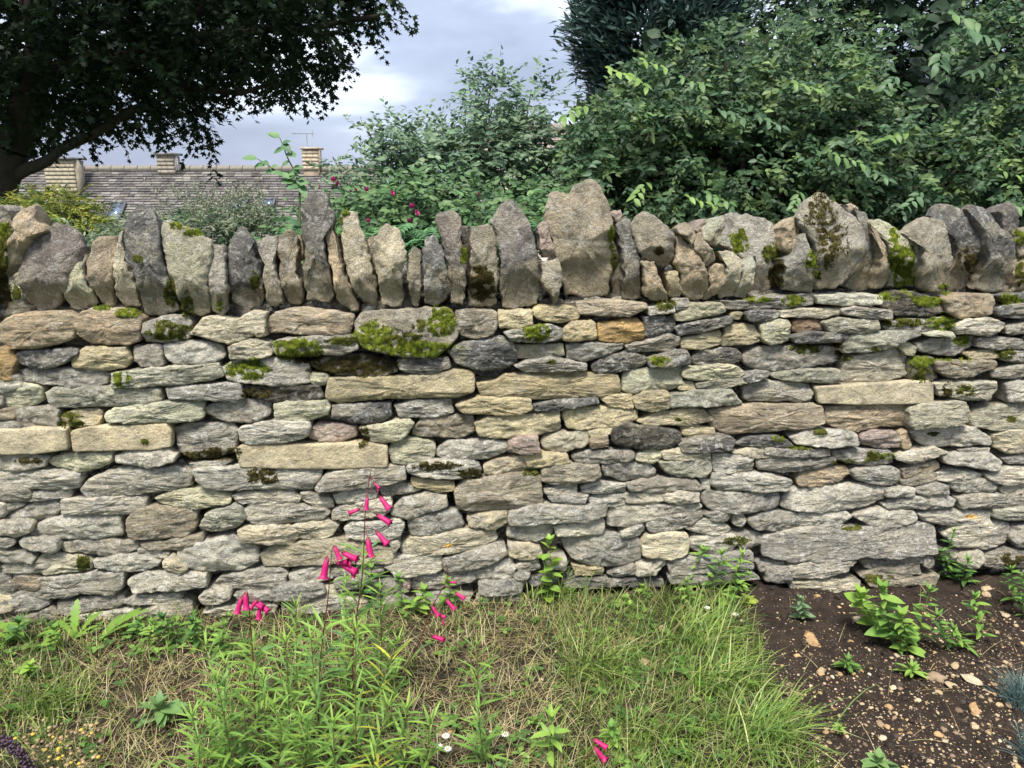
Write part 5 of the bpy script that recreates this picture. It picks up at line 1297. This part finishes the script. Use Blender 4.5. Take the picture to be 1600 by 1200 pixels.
# ---- big dark maple, left
D0 = 8.0
bl = [pxblob(*b) for b in ((60, 60, 200, 120, D0, 2.2), (230, 50, 190, 120, D0, 2.2), (390, 60, 130, 100, D0, 1.8), (470, 70, 72, 95, D0, 1.4), (505, 20, 60, 50, D0, 1.2), (555, 25, 40, 22, D0, .6, 1500), (580, 22, 34, 22, D0, .4, 1500),
      (585, 68, 30, 12, D0, .3, 600), (448, 155, 60, 32, D0, .8), (120, 165, 150, 60, D0, 1.6), (270, 170, 70, 60, D0, 1.2), (60, 225, 95, 40, D0, 1.2), (170, 215, 60, 28, D0, .9), (285, 225, 42, 28, D0, .6), (318, 248, 22, 14, D0, .3, 400),
      (345, 150, 70, 30, D0, .8), (-150, 60, 160, 190, D0, 2.0), (30, -80, 300, 110, D0, 2.4), (330, -60, 240, 90, D0, 2.2), (-60, 200, 90, 60, D0, 1.4), (60, 120, 220, 110, D0 + 1.6, 1.2), (300, 90, 180, 90, D0 + 1.6, 1.2))]
foot = Vector(at_y(-40, 500, D0)); foot.z = land_z(D0)
g = Geo()
p_a = at_y(-15, 330, D0); p_b = at_y(20, 235, D0); p_c = at_y(60, 120, D0)
branch(g, foot, p_a, .22, .18, seed=1, wob=.05); branch(g, p_a, p_b, .18, .15, seed=2, wob=.06); branch(g, p_b, p_c, .15, .11, seed=3)
for (ax, ay), (bx, by), r0, dy, sd in (((5, 290), (110, 225), .085, -.2, 4), ((105, 228), (260, 150), .055, -.4, 5), ((60, 120), (300, 60), .10, .3, 6), ((300, 60), (590, 25), .05, -.2, 7), ((60, 120), (40, -60), .12, .2, 8),
                                     ((260, 150), (440, 130), .045, -.2, 9), ((60, 120), (-150, 20), .10, 0, 11), ((200, 90), (420, -60), .06, .5, 12)):
    branch(g, at_y(ax, ay, D0), at_y(bx, by, D0 + dy), r0, r0 * .35, seed=sd)
bl = [((c[0], c[1], c[2] + .30), (r[0] * .9, r[1], r[2] * .86), w) for c, r, w in bl]
mp_ = cloud(bl, 4500, 13, MAPLE, "crown", M_LEAF, .09, [(.022, .042, .02), (.03, .055, .025), (.018, .034, .018)], rt, spray=.36, droop=.35, face=-.15, upn=1.0, shell=.3)
tree("maple_tree", "tall dark maple tree with a spreading crown overhanging the left side beyond the wall", "tree", foot, g, [("crown", mp_)])

# ---- blue green conifer
D1 = 15.0
def conifer():
    rng = np.random.default_rng(31); P, D, Nn, L, C = [], [], [], [], []
    foot = at_y(1015, 400, D1); foot.z = land_z(D1)
    top, bot = at_y(1015, -420, D1).z, at_y(1015, 300, D1).z
    g = Geo(); g.tube([foot, (foot.x, D1, top)], [.28, .03], 8, (.05, .045, .04))
    half = [(-420, 5), (-200, 90), (-60, 125), (20, 138), (80, 142), (130, 118), (170, 105), (300, 90)]
    for _ in range(1500):
        py = rng.uniform(-400, 290) if rng.random() < .3 else rng.uniform(-40, 230)
        hw = np.interp(py, [h[0] for h in half], [h[1] for h in half])
        a = rng.uniform(0, 2 * PI); hw_m = hw * D1 / FPX * (1 + .12 * nz3(py * .03, math.cos(a) * 2, math.sin(a) * 2)) * rng.uniform(.45, 1.04)
        z = at_y(1015, py, D1).z; o_ = np.array([math.cos(a), math.sin(a), .12])
        ctr = np.array([foot.x, D1, z])
        for k in range(26):
            t = rng.uniform(.72, 1.0)
            p = ctr + o_ * hw_m * t + np.array([0, 0, -.25 * (t - .7)]) + rng.normal(0, .09, 3)
            d = o_ * .8 + rng.normal(0, .35, 3) + np.array([0, 0, .2])
            P.append(p); D.append(d); Nn.append(np.array([0, -.3, 1]) + rng.normal(0, .4, 3)); L.append(rng.uniform(.12, .26)); C.append(np.array([(.07, .12, .11), (.09, .15, .13), (.045, .085, .085)][rng.integers(3)]) * rng.uniform(.8, 1.2))  # crown lightened and blued, a veil of glare put into its colour
    me = leafmesh(diamond_tpl(.16), "crown", P, D, Nn, L, C, M_LEAF)
    tree("conifer_tree", "tall blue green conifer with feathery edge rising behind the leafy shrub", "tree", foot, g, [("crown", me)])
conifer()

# ---- dark broadleaf tree right, behind
D2 = 9.0
bl = [pxblob(*b) for b in ((1290, 20, 75, 70, D2, 1.0), (1400, 60, 120, 110, D2, 1.4), (1520, 60, 130, 130, D2, 1.4), (1450, 150, 110, 70, D2, 1.0), (1240, 90, 50, 50, D2, .7), (1560, 190, 90, 70, D2, 1.0), (1680, 80, 130, 200, D2, 1.4), (1450, -80, 240, 90, D2, 1.6),
                              (1240, 30, 45, 45, D2, .6, 2000), (1450, 60, 160, 120, D2 + 1.4, .8, 22000), (1340, 190, 90, 50, D2, .7))]
foot = Vector(at_y(1500, 420, D2)); foot.z = land_z(D2)
g = Geo(); pts = branch(g, foot, at_y(1490, 150, D2), .16, .11, seed=20, wob=.04)
for b, sd in (((1400, 20), 21), ((1590, 10), 22), ((1290, 40), 23), ((1450, -80), 24), ((1240, 80), 25)): branch(g, at_y(1490, 170, D2), at_y(b[0], b[1], D2), .07, .02, seed=sd)
g.tube([at_y(1598, 330, D2 - 1), at_y(1600, 100, D2 - 1), at_y(1596, -60, D2 - 1)], [.07, .06, .05], 8, (.06, .05, .05))
me = cloud(bl, 2300, 12, OVAL, "crown", M_LEAF, .105, [(.028, .055, .032), (.04, .075, .04), (.02, .042, .026)], rt, spray=.36, droop=.3, face=.0, upn=1.0, shell=.3)
tree("shade_tree", "dark broadleaf tree filling the upper right corner behind the bright shrub", "tree", foot, g, [("crown", me)])

# ---- large leafy shrub right
D3 = 4.9
GL = [(.075, .14, .062), (.105, .175, .072), (.05, .105, .05), (.15, .225, .085), (.065, .125, .062), (.09, .15, .085)]
bl = [pxblob(*b) for b in ((930, 250, 60, 60, D3, .5), (960, 180, 65, 55, D3, .5), (1030, 140, 70, 60, D3, .5), (1100, 120, 75, 75, D3, .5), (1180, 130, 70, 70, D3, .5), (1250, 130, 70, 70, D3, .5), (1000, 280, 120, 80, D3, .5), (1130, 250, 130, 110, D3, .6),
      (1280, 230, 120, 100, D3, .6), (1400, 270, 130, 80, D3, .6), (1530, 270, 110, 90, D3, .6), (1560, 200, 60, 80, D3, .5), (1660, 240, 100, 130, D3, .6), (1060, 80, 50, 35, D3, .3), (1130, 55, 60, 35, D3, .3, 900), (1320, 120, 50, 50, D3, .4, 1500), (1270, 70, 70, 60, D3 + .3, .4, 2500), (1580, 70, 60, 80, D3, .4, 2200), (1500, 30, 60, 40, D3, .3, 1000), (1200, 330, 260, 60, D3, .5, 8000), (1480, 340, 160, 40, D3, .5, 5000))]
foot = Vector(at_y(1180, 500, D3)); foot.z = land_z(D3)
g = Geo()
for b, r_, sd in (((1130, 90), .03, 30), ((1000, 170), .03, 31), ((1290, 120), .035, 32), ((1420, 220), .03, 33), ((1560, 190), .03, 34), ((920, 250), .02, 35), ((1060, 250), .02, 36), ((1350, 180), .02, 37), ((1200, 60), .02, 38)):
    branch(g, foot + Vector((rt.normal(0, .15), 0, 0)), at_y(b[0], b[1], D3 - .2), r_, .006, seed=sd, wob=.15, col=(.07, .05, .04))
bl = [((c[0], c[1], c[2] - (.10 if c[0] < 1.6 else .03)), (r[0] * .86, r[1], r[2] * .84), w) for c, r, w in bl]
me = cloud(bl, 9500, 11, OVAL, "leaves", M_LEAF, .046, GL, rt, spray=.20, droop=.3, face=.75, upn=.8, shell=.35, jitter=.65, clump=4.5)
me2 = cloud([(b[0][:1] + (b[0][1] + .75,) + b[0][2:], b[1], b[2]) for b in bl], 900, 9, OVAL_W, "inner_leaves", M_LEAF, .11, [(.022, .045, .022), (.03, .058, .028)], rt, spray=.3, face=.9, upn=.5, shell=.1)  # inner leaves coloured darker to paint the shade inside the shrub
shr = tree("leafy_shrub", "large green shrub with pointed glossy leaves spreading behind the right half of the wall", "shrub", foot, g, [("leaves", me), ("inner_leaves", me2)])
# the most conspicuous leaves of its outermost sprigs, one by one
LV = {c: leaf_data("leaf", .23, .22, .06, c) for c in [(.13, .23, .085), (.17, .28, .08), (.10, .18, .09), (.24, .36, .10)]}
rs_ = random.Random(4)
for (sx, sy, n, ci) in ((945, 105, 7, 3), (998, 92, 6, 3), (915, 165, 7, 1), (980, 115, 6, 3), (1235, 128, 7, 1), (1415, 205, 6, 1), (1300, 240, 8, 0), (1560, 265, 6, 1), (1350, 260, 7, 2), (1180, 180, 7, 2), (1060, 120, 7, 0), (1470, 80, 8, 2), (1510, 45, 8, 2), (1480, 20, 6, 0),
                        (1100, 300, 7, 0), (1010, 285, 7, 1), (1250, 300, 7, 0), (1440, 300, 7, 2), (1580, 320, 7, 0), (1340, 330, 6, 1), (1120, 170, 6, 2), (1400, 120, 5, 2), (1550, 100, 7, 2), (1070, 305, 6, 3)):
    pc = at_y(sx, sy, D3 - .75 + rs_.uniform(-.1, .1)); a = rs_.uniform(0, 2 * PI)
    ax = Vector((math.cos(a), -.4, -.35)).normalized()
    for k in range(n):
        t = k / n; sg = 1 if k % 2 else -1; sd = ax.cross(Vector((0, -.5, 1))).normalized()
        d = (ax * .6 + sd * sg * .8 + Vector((rs_.gauss(0, .2), -.1, -.25 + rs_.gauss(0, .15)))).normalized()
        u0 = Vector((rs_.gauss(0, .25), -.7, .75)); s_ = u0.cross(d).normalized(); u_ = d.cross(s_)
        o = link("leaf", LV[list(LV)[ci]], shr)
        l = rs_.uniform(.05, .08) * (1.1 if sx > 1400 and sy < 90 else .85)
        o.matrix_basis = Matrix.Translation(pc + ax * .17 * t - shr.location) @ (Matrix((d, s_, u_)).transposed() * l).to_4x4()

# ---- airy shrub in the middle
D4 = 5.6
bl = [pxblob(*b) for b in ((605, 265, 65, 50, D4, .4), (650, 215, 75, 40, D4, .4), (610, 195, 45, 20, D4, .25, 700), (700, 250, 90, 70, D4, .5), (770, 230, 85, 75, D4, .5), (770, 140, 55, 45, D4, .3, 1700), (745, 112, 40, 18, D4, .25, 500), (830, 150, 40, 45, D4, .3, 1300), (820, 215, 50, 60, D4, .4),
      (575, 310, 40, 35, D4, .4), (860, 270, 45, 55, D4, .4), (700, 330, 170, 40, D4, .4), (560, 185, 15, 8, D4, .1, 110), (520, 240, 25, 14, D4, .15, 250))]
foot = Vector(at_y(720, 520, D4)); foot.z = land_z(D4)
g = Geo()
for b, sd in (((770, 110), 40), ((830, 140), 41), ((640, 190), 42), ((570, 190), 43), ((560, 260), 44), ((690, 210), 45), ((850, 250), 46), ((745, 130), 47), ((520, 245), 48)):
    branch(g, foot + Vector((rt.normal(0, .12), 0, 0)), at_y(b[0], b[1], D4), .022, .004, seed=sd, wob=.12, col=(.10, .075, .06))
AL = [(.13, .21, .13), (.16, .25, .15), (.10, .17, .11), (.20, .28, .17)]  # greens paled, veiling glare put into the leaf colour
bl = [((c[0], c[1], c[2] - .07), (r[0] * .8, r[1], r[2] * .76), w) for c, r, w in bl]
me = cloud(bl, 2000, 9, OVAL, "leaves", M_LEAF, .048, AL, rt, spray=.20, droop=.12, face=.5, upn=.9, shell=.1)
tree("airy_shrub", "light airy shrub with open branches against the sky in the middle behind the wall", "shrub", foot, g, [("leaves", me)])

# ---- rose bush with magenta flowers in front of it
D5 = 4.4
bl = [pxblob(*b) for b in ((520, 345, 55, 30, D5, .3), (590, 320, 70, 35, D5, .3), (680, 315, 70, 35, D5, .3), (760, 330, 60, 35, D5, .3), (640, 365, 180, 30, D5, .3, 4500), (840, 330, 60, 40, D5, .3))]
foot = Vector(at_y(620, 560, D5)); foot.z = land_z(D5)
g = Geo()
for b, sd in (((500, 300), 50), ((580, 290), 51), ((680, 300), 52), ((760, 310), 53), ((840, 310), 54)): branch(g, foot, at_y(b[0], b[1], D5), .012, .003, seed=sd, wob=.12, col=(.09, .08, .05))
me = cloud(bl, 750, 8, OVAL, "leaves", M_LEAF, .05, [(.075, .155, .065), (.10, .19, .075), (.13, .22, .09)], rt, spray=.16, face=.6, upn=.9, shell=.2)
root = tree("flowering_bush", "low bush with small magenta flowers just behind the wall, left of centre", "bush", foot, g, [("leaves", me)])
def rosette():
    g = Geo()
    for r in range(3):
        for k in range(6):
            a = 2 * PI * k / 6 + r * .5; q = .45 + .25 * r; d, s = np.array((math.cos(a), math.sin(a), .9 - .35 * r)), np.array((-math.sin(a), math.cos(a), 0))
            g.add([(0, 0, 0), d * q * .6 + s * .28, d * q, d * q * .6 - s * .28], [(0, 1, 2), (0, 2, 3)], (.50, .03, .17))
    return g.mesh("flower", M_PETAL)
RO = rosette()
for px, py in ((521, 280), (555, 297), (573, 296), (613, 302), (644, 322), (651, 333), (528, 288), (748, 304), (690, 300), (575, 345), (640, 345), (500, 292)):
    o = link("flower", RO, root); o.location = at_y(px, py, D5 - .38) - root.location; o.rotation_euler = (1.1, rs_.uniform(-.5, .5), rs_.uniform(0, 6)); s = rs_.uniform(.014, .024); o.scale = (s, s, s)

# ---- fern-like feathery sprays hugging the wall's back
def fern(px, py, n, L, lab, dist=3.35, col=(.12, .26, .11)):
    base = at_y(px, py + 70, dist); root = empty("fern", base, lab, "fern", "ferny plants right behind the coping")
    rng = np.random.default_rng(int(px)); P, D, Nn, Ln, C = [], [], [], [], []
    g = Geo()
    for k in range(n):
        a = rng.uniform(0, 2 * PI); l = L * rng.uniform(.7, 1.1); pts = []
        for i in range(13):
            t = i / 12; pts.append(np.array((math.cos(a) * l * t * .75, math.sin(a) * l * t * .5, l * (1.15 * t - .62 * t * t) + .04)))
        g.tube(pts, [.0022 * (1 - .8 * i / 12) for i in range(13)], 4, (.12, .18, .06))
        side = np.array((-math.sin(a), math.cos(a), 0))
        for i in range(2, 13):
            for sg in (-1, 1):
                for e in (0, 1):
                    P.append(pts[i] + side * sg * e * .012); D.append(side * sg + np.array((math.cos(a), math.sin(a), 0)) * (.4 + .3 * e)); Nn.append((rng.normal(0, .2), -.3, 1)); Ln.append(.06 * math.sin(PI * min(1, i / 13 + .12)) + .012); C.append(np.array(col) * rng.uniform(.8, 1.25))
    link("stems", g.mesh("stems", M_STEM), root)
    o = link("fronds", leafmesh(OVAL_N, "fronds", P, D, Nn, Ln, C, M_LEAF), root); o["kind"] = "stuff"
for px, py, n, L, lab in ((590, 345, 9, .24, "fern between the mossy topped slab and the tall leaning slab"), (650, 358, 8, .22, "fern behind the pale pointed coping stone"), (700, 350, 9, .24, "bright fern over the dark coping stones left of centre"), (745, 345, 9, .22, "bright fern above the squared coping stone"),
                          (835, 335, 8, .24, "fern left of the biggest coping stone"), (1000, 345, 8, .2, "fern right of the biggest coping stone"), (1215, 350, 7, .2, "fern behind the rounded mossy coping stone"), (445, 350, 8, .22, "fern left of the tallest narrow slab")):
    fern(px, py, n, L, lab)

# ---- sprig with large oval leaves left of centre
D6 = 4.0
foot = Vector(at_y(455, 540, D6)); foot.z = land_z(D6)
root = empty("sapling", foot, "young sapling with large oval leaves in front of the slate roof", "sapling")
g = Geo()
pa = branch(g, foot, at_y(468, 290, D6), .008, .005, seed=60, wob=.04, col=(.1, .12, .05)); pb = branch(g, at_y(468, 290, D6), at_y(437, 215, D6), .005, .002, seed=61, wob=.1, col=(.1, .12, .05)); pc_ = branch(g, at_y(460, 285, D6), at_y(402, 248, D6), .004, .002, seed=62, wob=.1, col=(.1, .12, .05))
link("stem", g.mesh("stem", M_STEM, True), root, loc=-foot)
lv = [leaf_data("leaf", .3, .25, .06, c) for c in ((.12, .24, .10), (.09, .19, .09), (.15, .27, .12))]
for path in (pa[3:], pb, pc_, pa[3:], pb, pa[4:]):
    for i, p in enumerate(path):
        sg = 1 if i % 2 else -1
        d = Vector((sg * rs_.uniform(.5, 1), rs_.uniform(-.6, .1), rs_.uniform(-.5, .5))).normalized(); u0 = Vector((0, -.7, .75)); s_ = u0.cross(d).normalized()
        o = link("leaf", lv[i % 3], root); l = rs_.uniform(.045, .075)
        o.matrix_basis = Matrix.Translation(p - foot) @ (Matrix((d, s_, d.cross(s_))).transposed() * l).to_4x4()

# ---- grey green plumed shrub, yellow green shrub
def low_shrub(name, lab, blobs, dist, leaf, cols, n, per, tpl=OVAL_N, spray=.16, extra=None, upn=.9):
    bl = [pxblob(*b) for b in blobs]; foot = Vector(at_y(blobs[0][0], blobs[0][1] + 160, dist)); foot.z = land_z(dist)
    g = Geo()
    for i, b in enumerate(blobs[:6]): branch(g, foot, at_y(b[0], b[1], dist), .02, .005, seed=70 + i, wob=.1, col=(.09, .075, .05))
    me = cloud(bl, n, per, tpl, "leaves", M_LEAF, leaf, cols, rt, spray=spray, face=.4, upn=upn, shell=.3)
    parts = [("leaves", me)]
    if extra is not None: parts.append(extra)
    return tree(name, lab, "shrub", foot, g, parts)
D7 = 6.5
def plumes():
    rng = np.random.default_rng(8); P, D, Nn, L, C = [], [], [], [], []
    for _ in range(120):
        px, py = rng.normal(350, 50), rng.uniform(305, 355); 
        if abs(px - 345) > 125: continue
        p = np.array(at_y(px, py, D7 - .4 + rng.normal(0, .2))); dz = rng.uniform(.07, .15); a = rng.normal(0, .4)
        for k in range(34):
            t = rng.random(); P.append(p + np.array((a * dz * t, 0, dz * t)) + rng.normal(0, .012 * (1.2 - t), 3)); D.append(rng.normal(0, 1, 3) + np.array((0, 0, .5))); Nn.append(rng.normal(0, 1, 3)); L.append(.018); C.append(np.array((.30, .32, .24)) * rng.uniform(.7, 1.2))
    return leafmesh(diamond_tpl(.3), "plumes", P, D, Nn, L, C, M_LEAF)
low_shrub("plumed_shrub", "grey green shrub with pale feathery plumes in front of the slate roof", ((330, 360, 70, 25, D7, .5), (410, 362, 55, 24, D7, .4), (265, 368, 45, 20, D7, .4), (370, 340, 45, 20, D7, .4), (210, 378, 40, 15, D7, .4)), D7, .06, [(.07, .13, .065), (.10, .17, .09), (.20, .24, .16)], 620, 10, extra=("plumes", plumes()))
D8 = 6.8
low_shrub("golden_shrub", "rounded yellow green shrub behind the left end of the wall", ((75, 335, 62, 33, D8, .5), (115, 348, 48, 30, D8, .4), (40, 350, 45, 30, D8, .4), (150, 372, 35, 20, D8, .3), (85, 318, 35, 15, D8, .3, 500)), D8, .05, [(.26, .30, .05), (.19, .25, .05), (.11, .18, .05), (.33, .34, .07)], 800, 12, tpl=OVAL_N, spray=.13)
low_shrub("lilac_shrub", "small grey leaved shrub between the golden shrub and the skylight", ((150, 385, 45, 18, 5.5, .3), (205, 365, 20, 18, 5.5, .3), (120, 385, 45, 20, 5.5, .3)), 5.5, .05, [(.13, .18, .11), (.20, .25, .17), (.08, .13, .07)], 260, 10)

# ================================================================== HOUSES
HY = 28.0
def X(px, y): return at_y(px, 262, y).x
def Zp(py, y): return at_y(800, py, y).z
def slate_roof(root, x0, x1, yr, zr, ye, ze, cw, rh, seed, col=((.135, .125, .12), (.16, .147, .138), (.11, .103, .10), (.20, .185, .165)), skip=()):
    rng = np.random.default_rng(seed); g = Geo()
    L = math.hypot(yr - ye, zr - ze); n = int(L / rh); sl = np.array((0, (ye - yr) / L, (ze - zr) / L)); up = np.array((0, sl[2], -sl[1]))
    if up[2] < 0: up = -up
    for r in range(n):
        s0 = r * rh; x = x0 - rng.uniform(0, cw)
        while x < x1:
            w = cw * rng.uniform(.75, 1.3); xa, xb = max(x, x0), min(x + w - .012, x1)
            if xb > xa + .02 and not any(a < (xa + xb) / 2 < b and c < s0 < d for a, b, c, d in skip):
                k = rng.uniform(.8, 1.2); c = np.array(col[rng.integers(len(col))]) * k; lift = rng.uniform(.03, .055)
                top = np.array((0, yr, zr)) + sl * (s0 - .04); bot = np.array((0, yr, zr)) + sl * (s0 + rh * rng.uniform(1.0, 1.06))
                v = []
                for xx in (xa, xb): v += [top + (xx, 0, 0), bot + (xx, 0, 0) + up * lift, bot + (xx, 0, 0) + up * (lift - .035), ]
                v = np.array(v); g.add(v, [(0, 1, 4), (0, 4, 3)], c); g.add(v, [(1, 2, 5, 4)], c)
            x += w
    o = link("slates", g.mesh("slates", M_ROOF), root, loc=-root.location); o["kind"] = "stuff"
    # ridge tiles as separate pieces
    me = None; x = x0; g = Geo()
    g.tube([(0, 0, 0), (.44, 0, 0)], [.13, .13], 8, (.22, .20, .17)); me = g.mesh("ridge_tile", M_ROOF)
    while x < x1:
        o = link("ridge_tile", me, root); o.location = Vector((x, yr, zr + .02)) - root.location; x += .46
    return g

def chimney(root, px, w, d, ztop, zbot, y, col, label=None, cap=True):
    g = Geo(); x = X(px, y); rng = np.random.default_rng(int(px))
    o = link("chimney", None, root) if False else None
    z = zbot; k = 0
    g.box(x - w / 2 + .02, x + w / 2 - .02, y - d / 2 + .02, y + d / 2 - .02, zbot - 1, ztop - .02, tuple(c * .85 for c in col))
    ch = link("chimney", g.mesh("chimney", M_MASONRY), root, loc=-root.location)
    if label: ch["label"] = label
    while z < ztop - .05:                                  # coursed blocks
        h = .13; xx = x - w / 2 + (.0 if k % 2 else -.09)
        while xx < x + w / 2 - .01:
            bw = rng.uniform(.16, .3); a, b = max(xx, x - w / 2), min(xx + bw - .004, x + w / 2)
            if b - a > .03:
                gg = Geo(); c = np.array(col) * rng.uniform(.85, 1.1)
                gg.box(0, b - a, 0, .09, 0, h - .003, c)
                q = link("block", gg.mesh("block", M_MASONRY), ch); q.location = (a, y - d / 2 - .01, z)
            xx += bw
        z += h; k += 1
    gg = Geo()
    if cap: gg.box(x - w / 2 - .07, x + w / 2 + .07, y - d / 2 - .07, y + d / 2 + .07, ztop, ztop + .08, (.2, .19, .18)); link("cap", gg.mesh("cap", M_MASONRY), ch)
    return ch, x

zr = Zp(265, HY)
x0, x1 = X(-90, HY), X(600, HY)
house = empty("slate_roofed_house", Vector(((x0 + x1) / 2, HY, land_z(HY))), "long stone house with a low brown slate roof, chimneys and skylights beyond the wall", "house")
g = Geo(); ye, ze = HY - 4.0, zr - 3.6
g.box(x0 + .2, x1 - .2, ye + .3, HY + 3.7, land_z(HY) - .5, ze + .1, (.42, .37, .27))
g.add([(x0 + .2, ye + .3, ze + .1), (x0 + .2, HY + 3.7, ze + .1), (x0 + .2, HY, zr - .1), (x1 - .2, ye + .3, ze + .1), (x1 - .2, HY + 3.7, ze + .1), (x1 - .2, HY, zr - .1)], [(0, 1, 2), (3, 5, 4)], (.42, .37, .27))
link("wall", g.mesh("wall", M_MASONRY), house, loc=-house.location)
g = Geo(); g.add([(x0, HY, zr - .03), (x1, HY, zr - .03), (x1, HY + 4, ze), (x0, HY + 4, ze)], [(0, 1, 2, 3)], (.2, .17, .16)); g.add([(x0, HY, zr - .03), (x1, HY, zr - .03), (x1, ye, ze - .03), (x0, ye, ze - .03)], [(0, 1, 2, 3)], (.1, .08, .075))
link("roof_deck", g.mesh("roof_deck", M_ROOF), house, loc=-house.location)
slate_roof(house, x0, x1, HY, zr, ye, ze, .28, .125, 3)
chimney(house, 101, 1.0, .7, Zp(250, HY - .8), Zp(300, HY - .8), HY - .8, (.42, .37, .27), "broad pale chimney stack low on the roof, half under the maple")
chimney(house, 265, .58, .6, Zp(243, HY), Zp(272, HY), HY, (.36, .31, .25), "middle chimney with dark cap under the maple's drooping tips")
ch, cx = chimney(house, 489, .56, .6, Zp(234, HY), Zp(266, HY), HY, (.56, .45, .33), "pale sandy chimney carrying the television aerial", cap=False)
g = Geo(); g.box(cx - .33, cx + .33, HY - .35, HY + .35, Zp(234, HY), Zp(234, HY) + .07, (.5, .42, .32)); link("cap", g.mesh("cap", M_MASONRY), ch)
g = Geo(); zt = Zp(209, HY)
g.tube([(cx - .15, HY, Zp(236, HY)), (cx - .15, HY, zt)], [.016, .014], 6, (.3, .3, .32)); g.tube([(cx - .62, HY - .1, zt), (cx + .12, HY - .1, zt)], [.013, .013], 5, (.3, .3, .32))
for k in range(7): g.tube([(cx - .58 + k * .11, HY - .26, zt), (cx - .58 + k * .11, HY + .06, zt)], [.006, .006], 4, (.3, .3, .32))
g.tube([(cx + .08, HY - .1, zt - .12), (cx + .08, HY - .1, zt + .12)], [.01, .01], 4, (.3, .3, .32))
tag(link("television_aerial", g.mesh("television_aerial", M_METAL), loc=(0, 0, 0)), "thin television aerial standing on the pale sandy chimney", "aerial")
def skylight(px, py, w, h):
    c = at_y(px, py, HY); 
    # intersect with the roof slope
    r = ray(px, py); sl = (zr - ze) / (HY - ye); t = (zr - sl * HY + .09 - EYE.z) / (r.z - sl * r.y); p = EYE + r * t
    ang = math.atan2(zr - ze, HY - ye)
    g = Geo()
    for a in ((-w, -w + .06, -h, h), (w - .06, w, -h, h)): g.box(a[0], a[1], a[2], a[3], 0, .07, (.12, .12, .13))
    g.box(-w + .06, w - .06, -h, -h + .06, 0, .068, (.12, .12, .13)); g.box(-w + .06, w - .06, h - .06, h, 0, .068, (.12, .12, .13))
    o = link("skylight", g.mesh("skylight", M_METAL), house); o.location = p - house.location; o.rotation_euler = (ang, 0, 0)
    g = Geo(); g.box(-w + .06, w - .06, -h + .06, h - .06, .02, .04); link("pane", g.mesh("pane", M_GLASS), o)
skylight(181, 331, .26, .42); skylight(374, 320, .27, .30); skylight(420, 317, .22, .18)
g = Geo()
for k, px in enumerate((281, 284)): g.tube([(X(px, HY), HY - .3, Zp(266, HY)), (X(px, HY), HY - .3, Zp(246, HY))], [.012, .012], 4, (.4, .4, .42))
for k in range(4): g.tube([(X(279, HY), HY - .3, Zp(249 + 4 * k, HY)), (X(286, HY), HY - .3, Zp(249 + 4 * k, HY))], [.008, .008], 4, (.4, .4, .42))
tag(link("roof_aerial", g.mesh("roof_aerial", M_METAL)), "small ladder shaped aerial right of the middle chimney", "aerial")

# second house, gable roof glimpsed through the shrubs
H2 = 20.0
xa, xb = X(730, H2), X(905, H2)
h2 = empty("stone_roofed_cottage", Vector(((xa + xb) / 2, H2, land_z(H2))), "cottage with pinkish grey stone tiled roof glimpsed between the shrubs right of centre", "house")
zr2, ze2 = Zp(203, H2), Zp(203, H2) - 3.0
g = Geo(); g.box(xa + .1, xb - .1, H2 - 2.3, H2 + 2.3, land_z(H2) - .5, ze2 + .05, (.42, .37, .28)); link("wall", g.mesh("wall", M_MASONRY), h2, loc=-h2.location)
g = Geo(); g.add([(xa, H2, zr2 - .03), (xb, H2, zr2 - .03), (xb, H2 + 2.6, ze2), (xa, H2 + 2.6, ze2)], [(0, 1, 2, 3)], (.3, .25, .23)); g.add([(xa, H2, zr2 - .03), (xb, H2, zr2 - .03), (xb, H2 - 2.6, ze2 - .03), (xa, H2 - 2.6, ze2 - .03)], [(0, 1, 2, 3)], (.12, .1, .09)); link("roof_deck", g.mesh("roof_deck", M_ROOF), h2, loc=-h2.location)
slate_roof(h2, xa, xb, H2, zr2, H2 - 2.6, ze2, .26, .12, 9, col=((.36, .29, .26), (.32, .26, .24), (.42, .34, .30), (.28, .23, .21)))
chimney(h2, 797, .45, .45, Zp(186, H2), Zp(206, H2), H2, (.3, .28, .27), "dark capped chimney showing through the airy shrub")
print("objects", len(bpy.data.objects), "tris~", sum(len(o.data.loops) - 2 * len(o.data.polygons) for o in bpy.data.objects if o.type == 'MESH'))
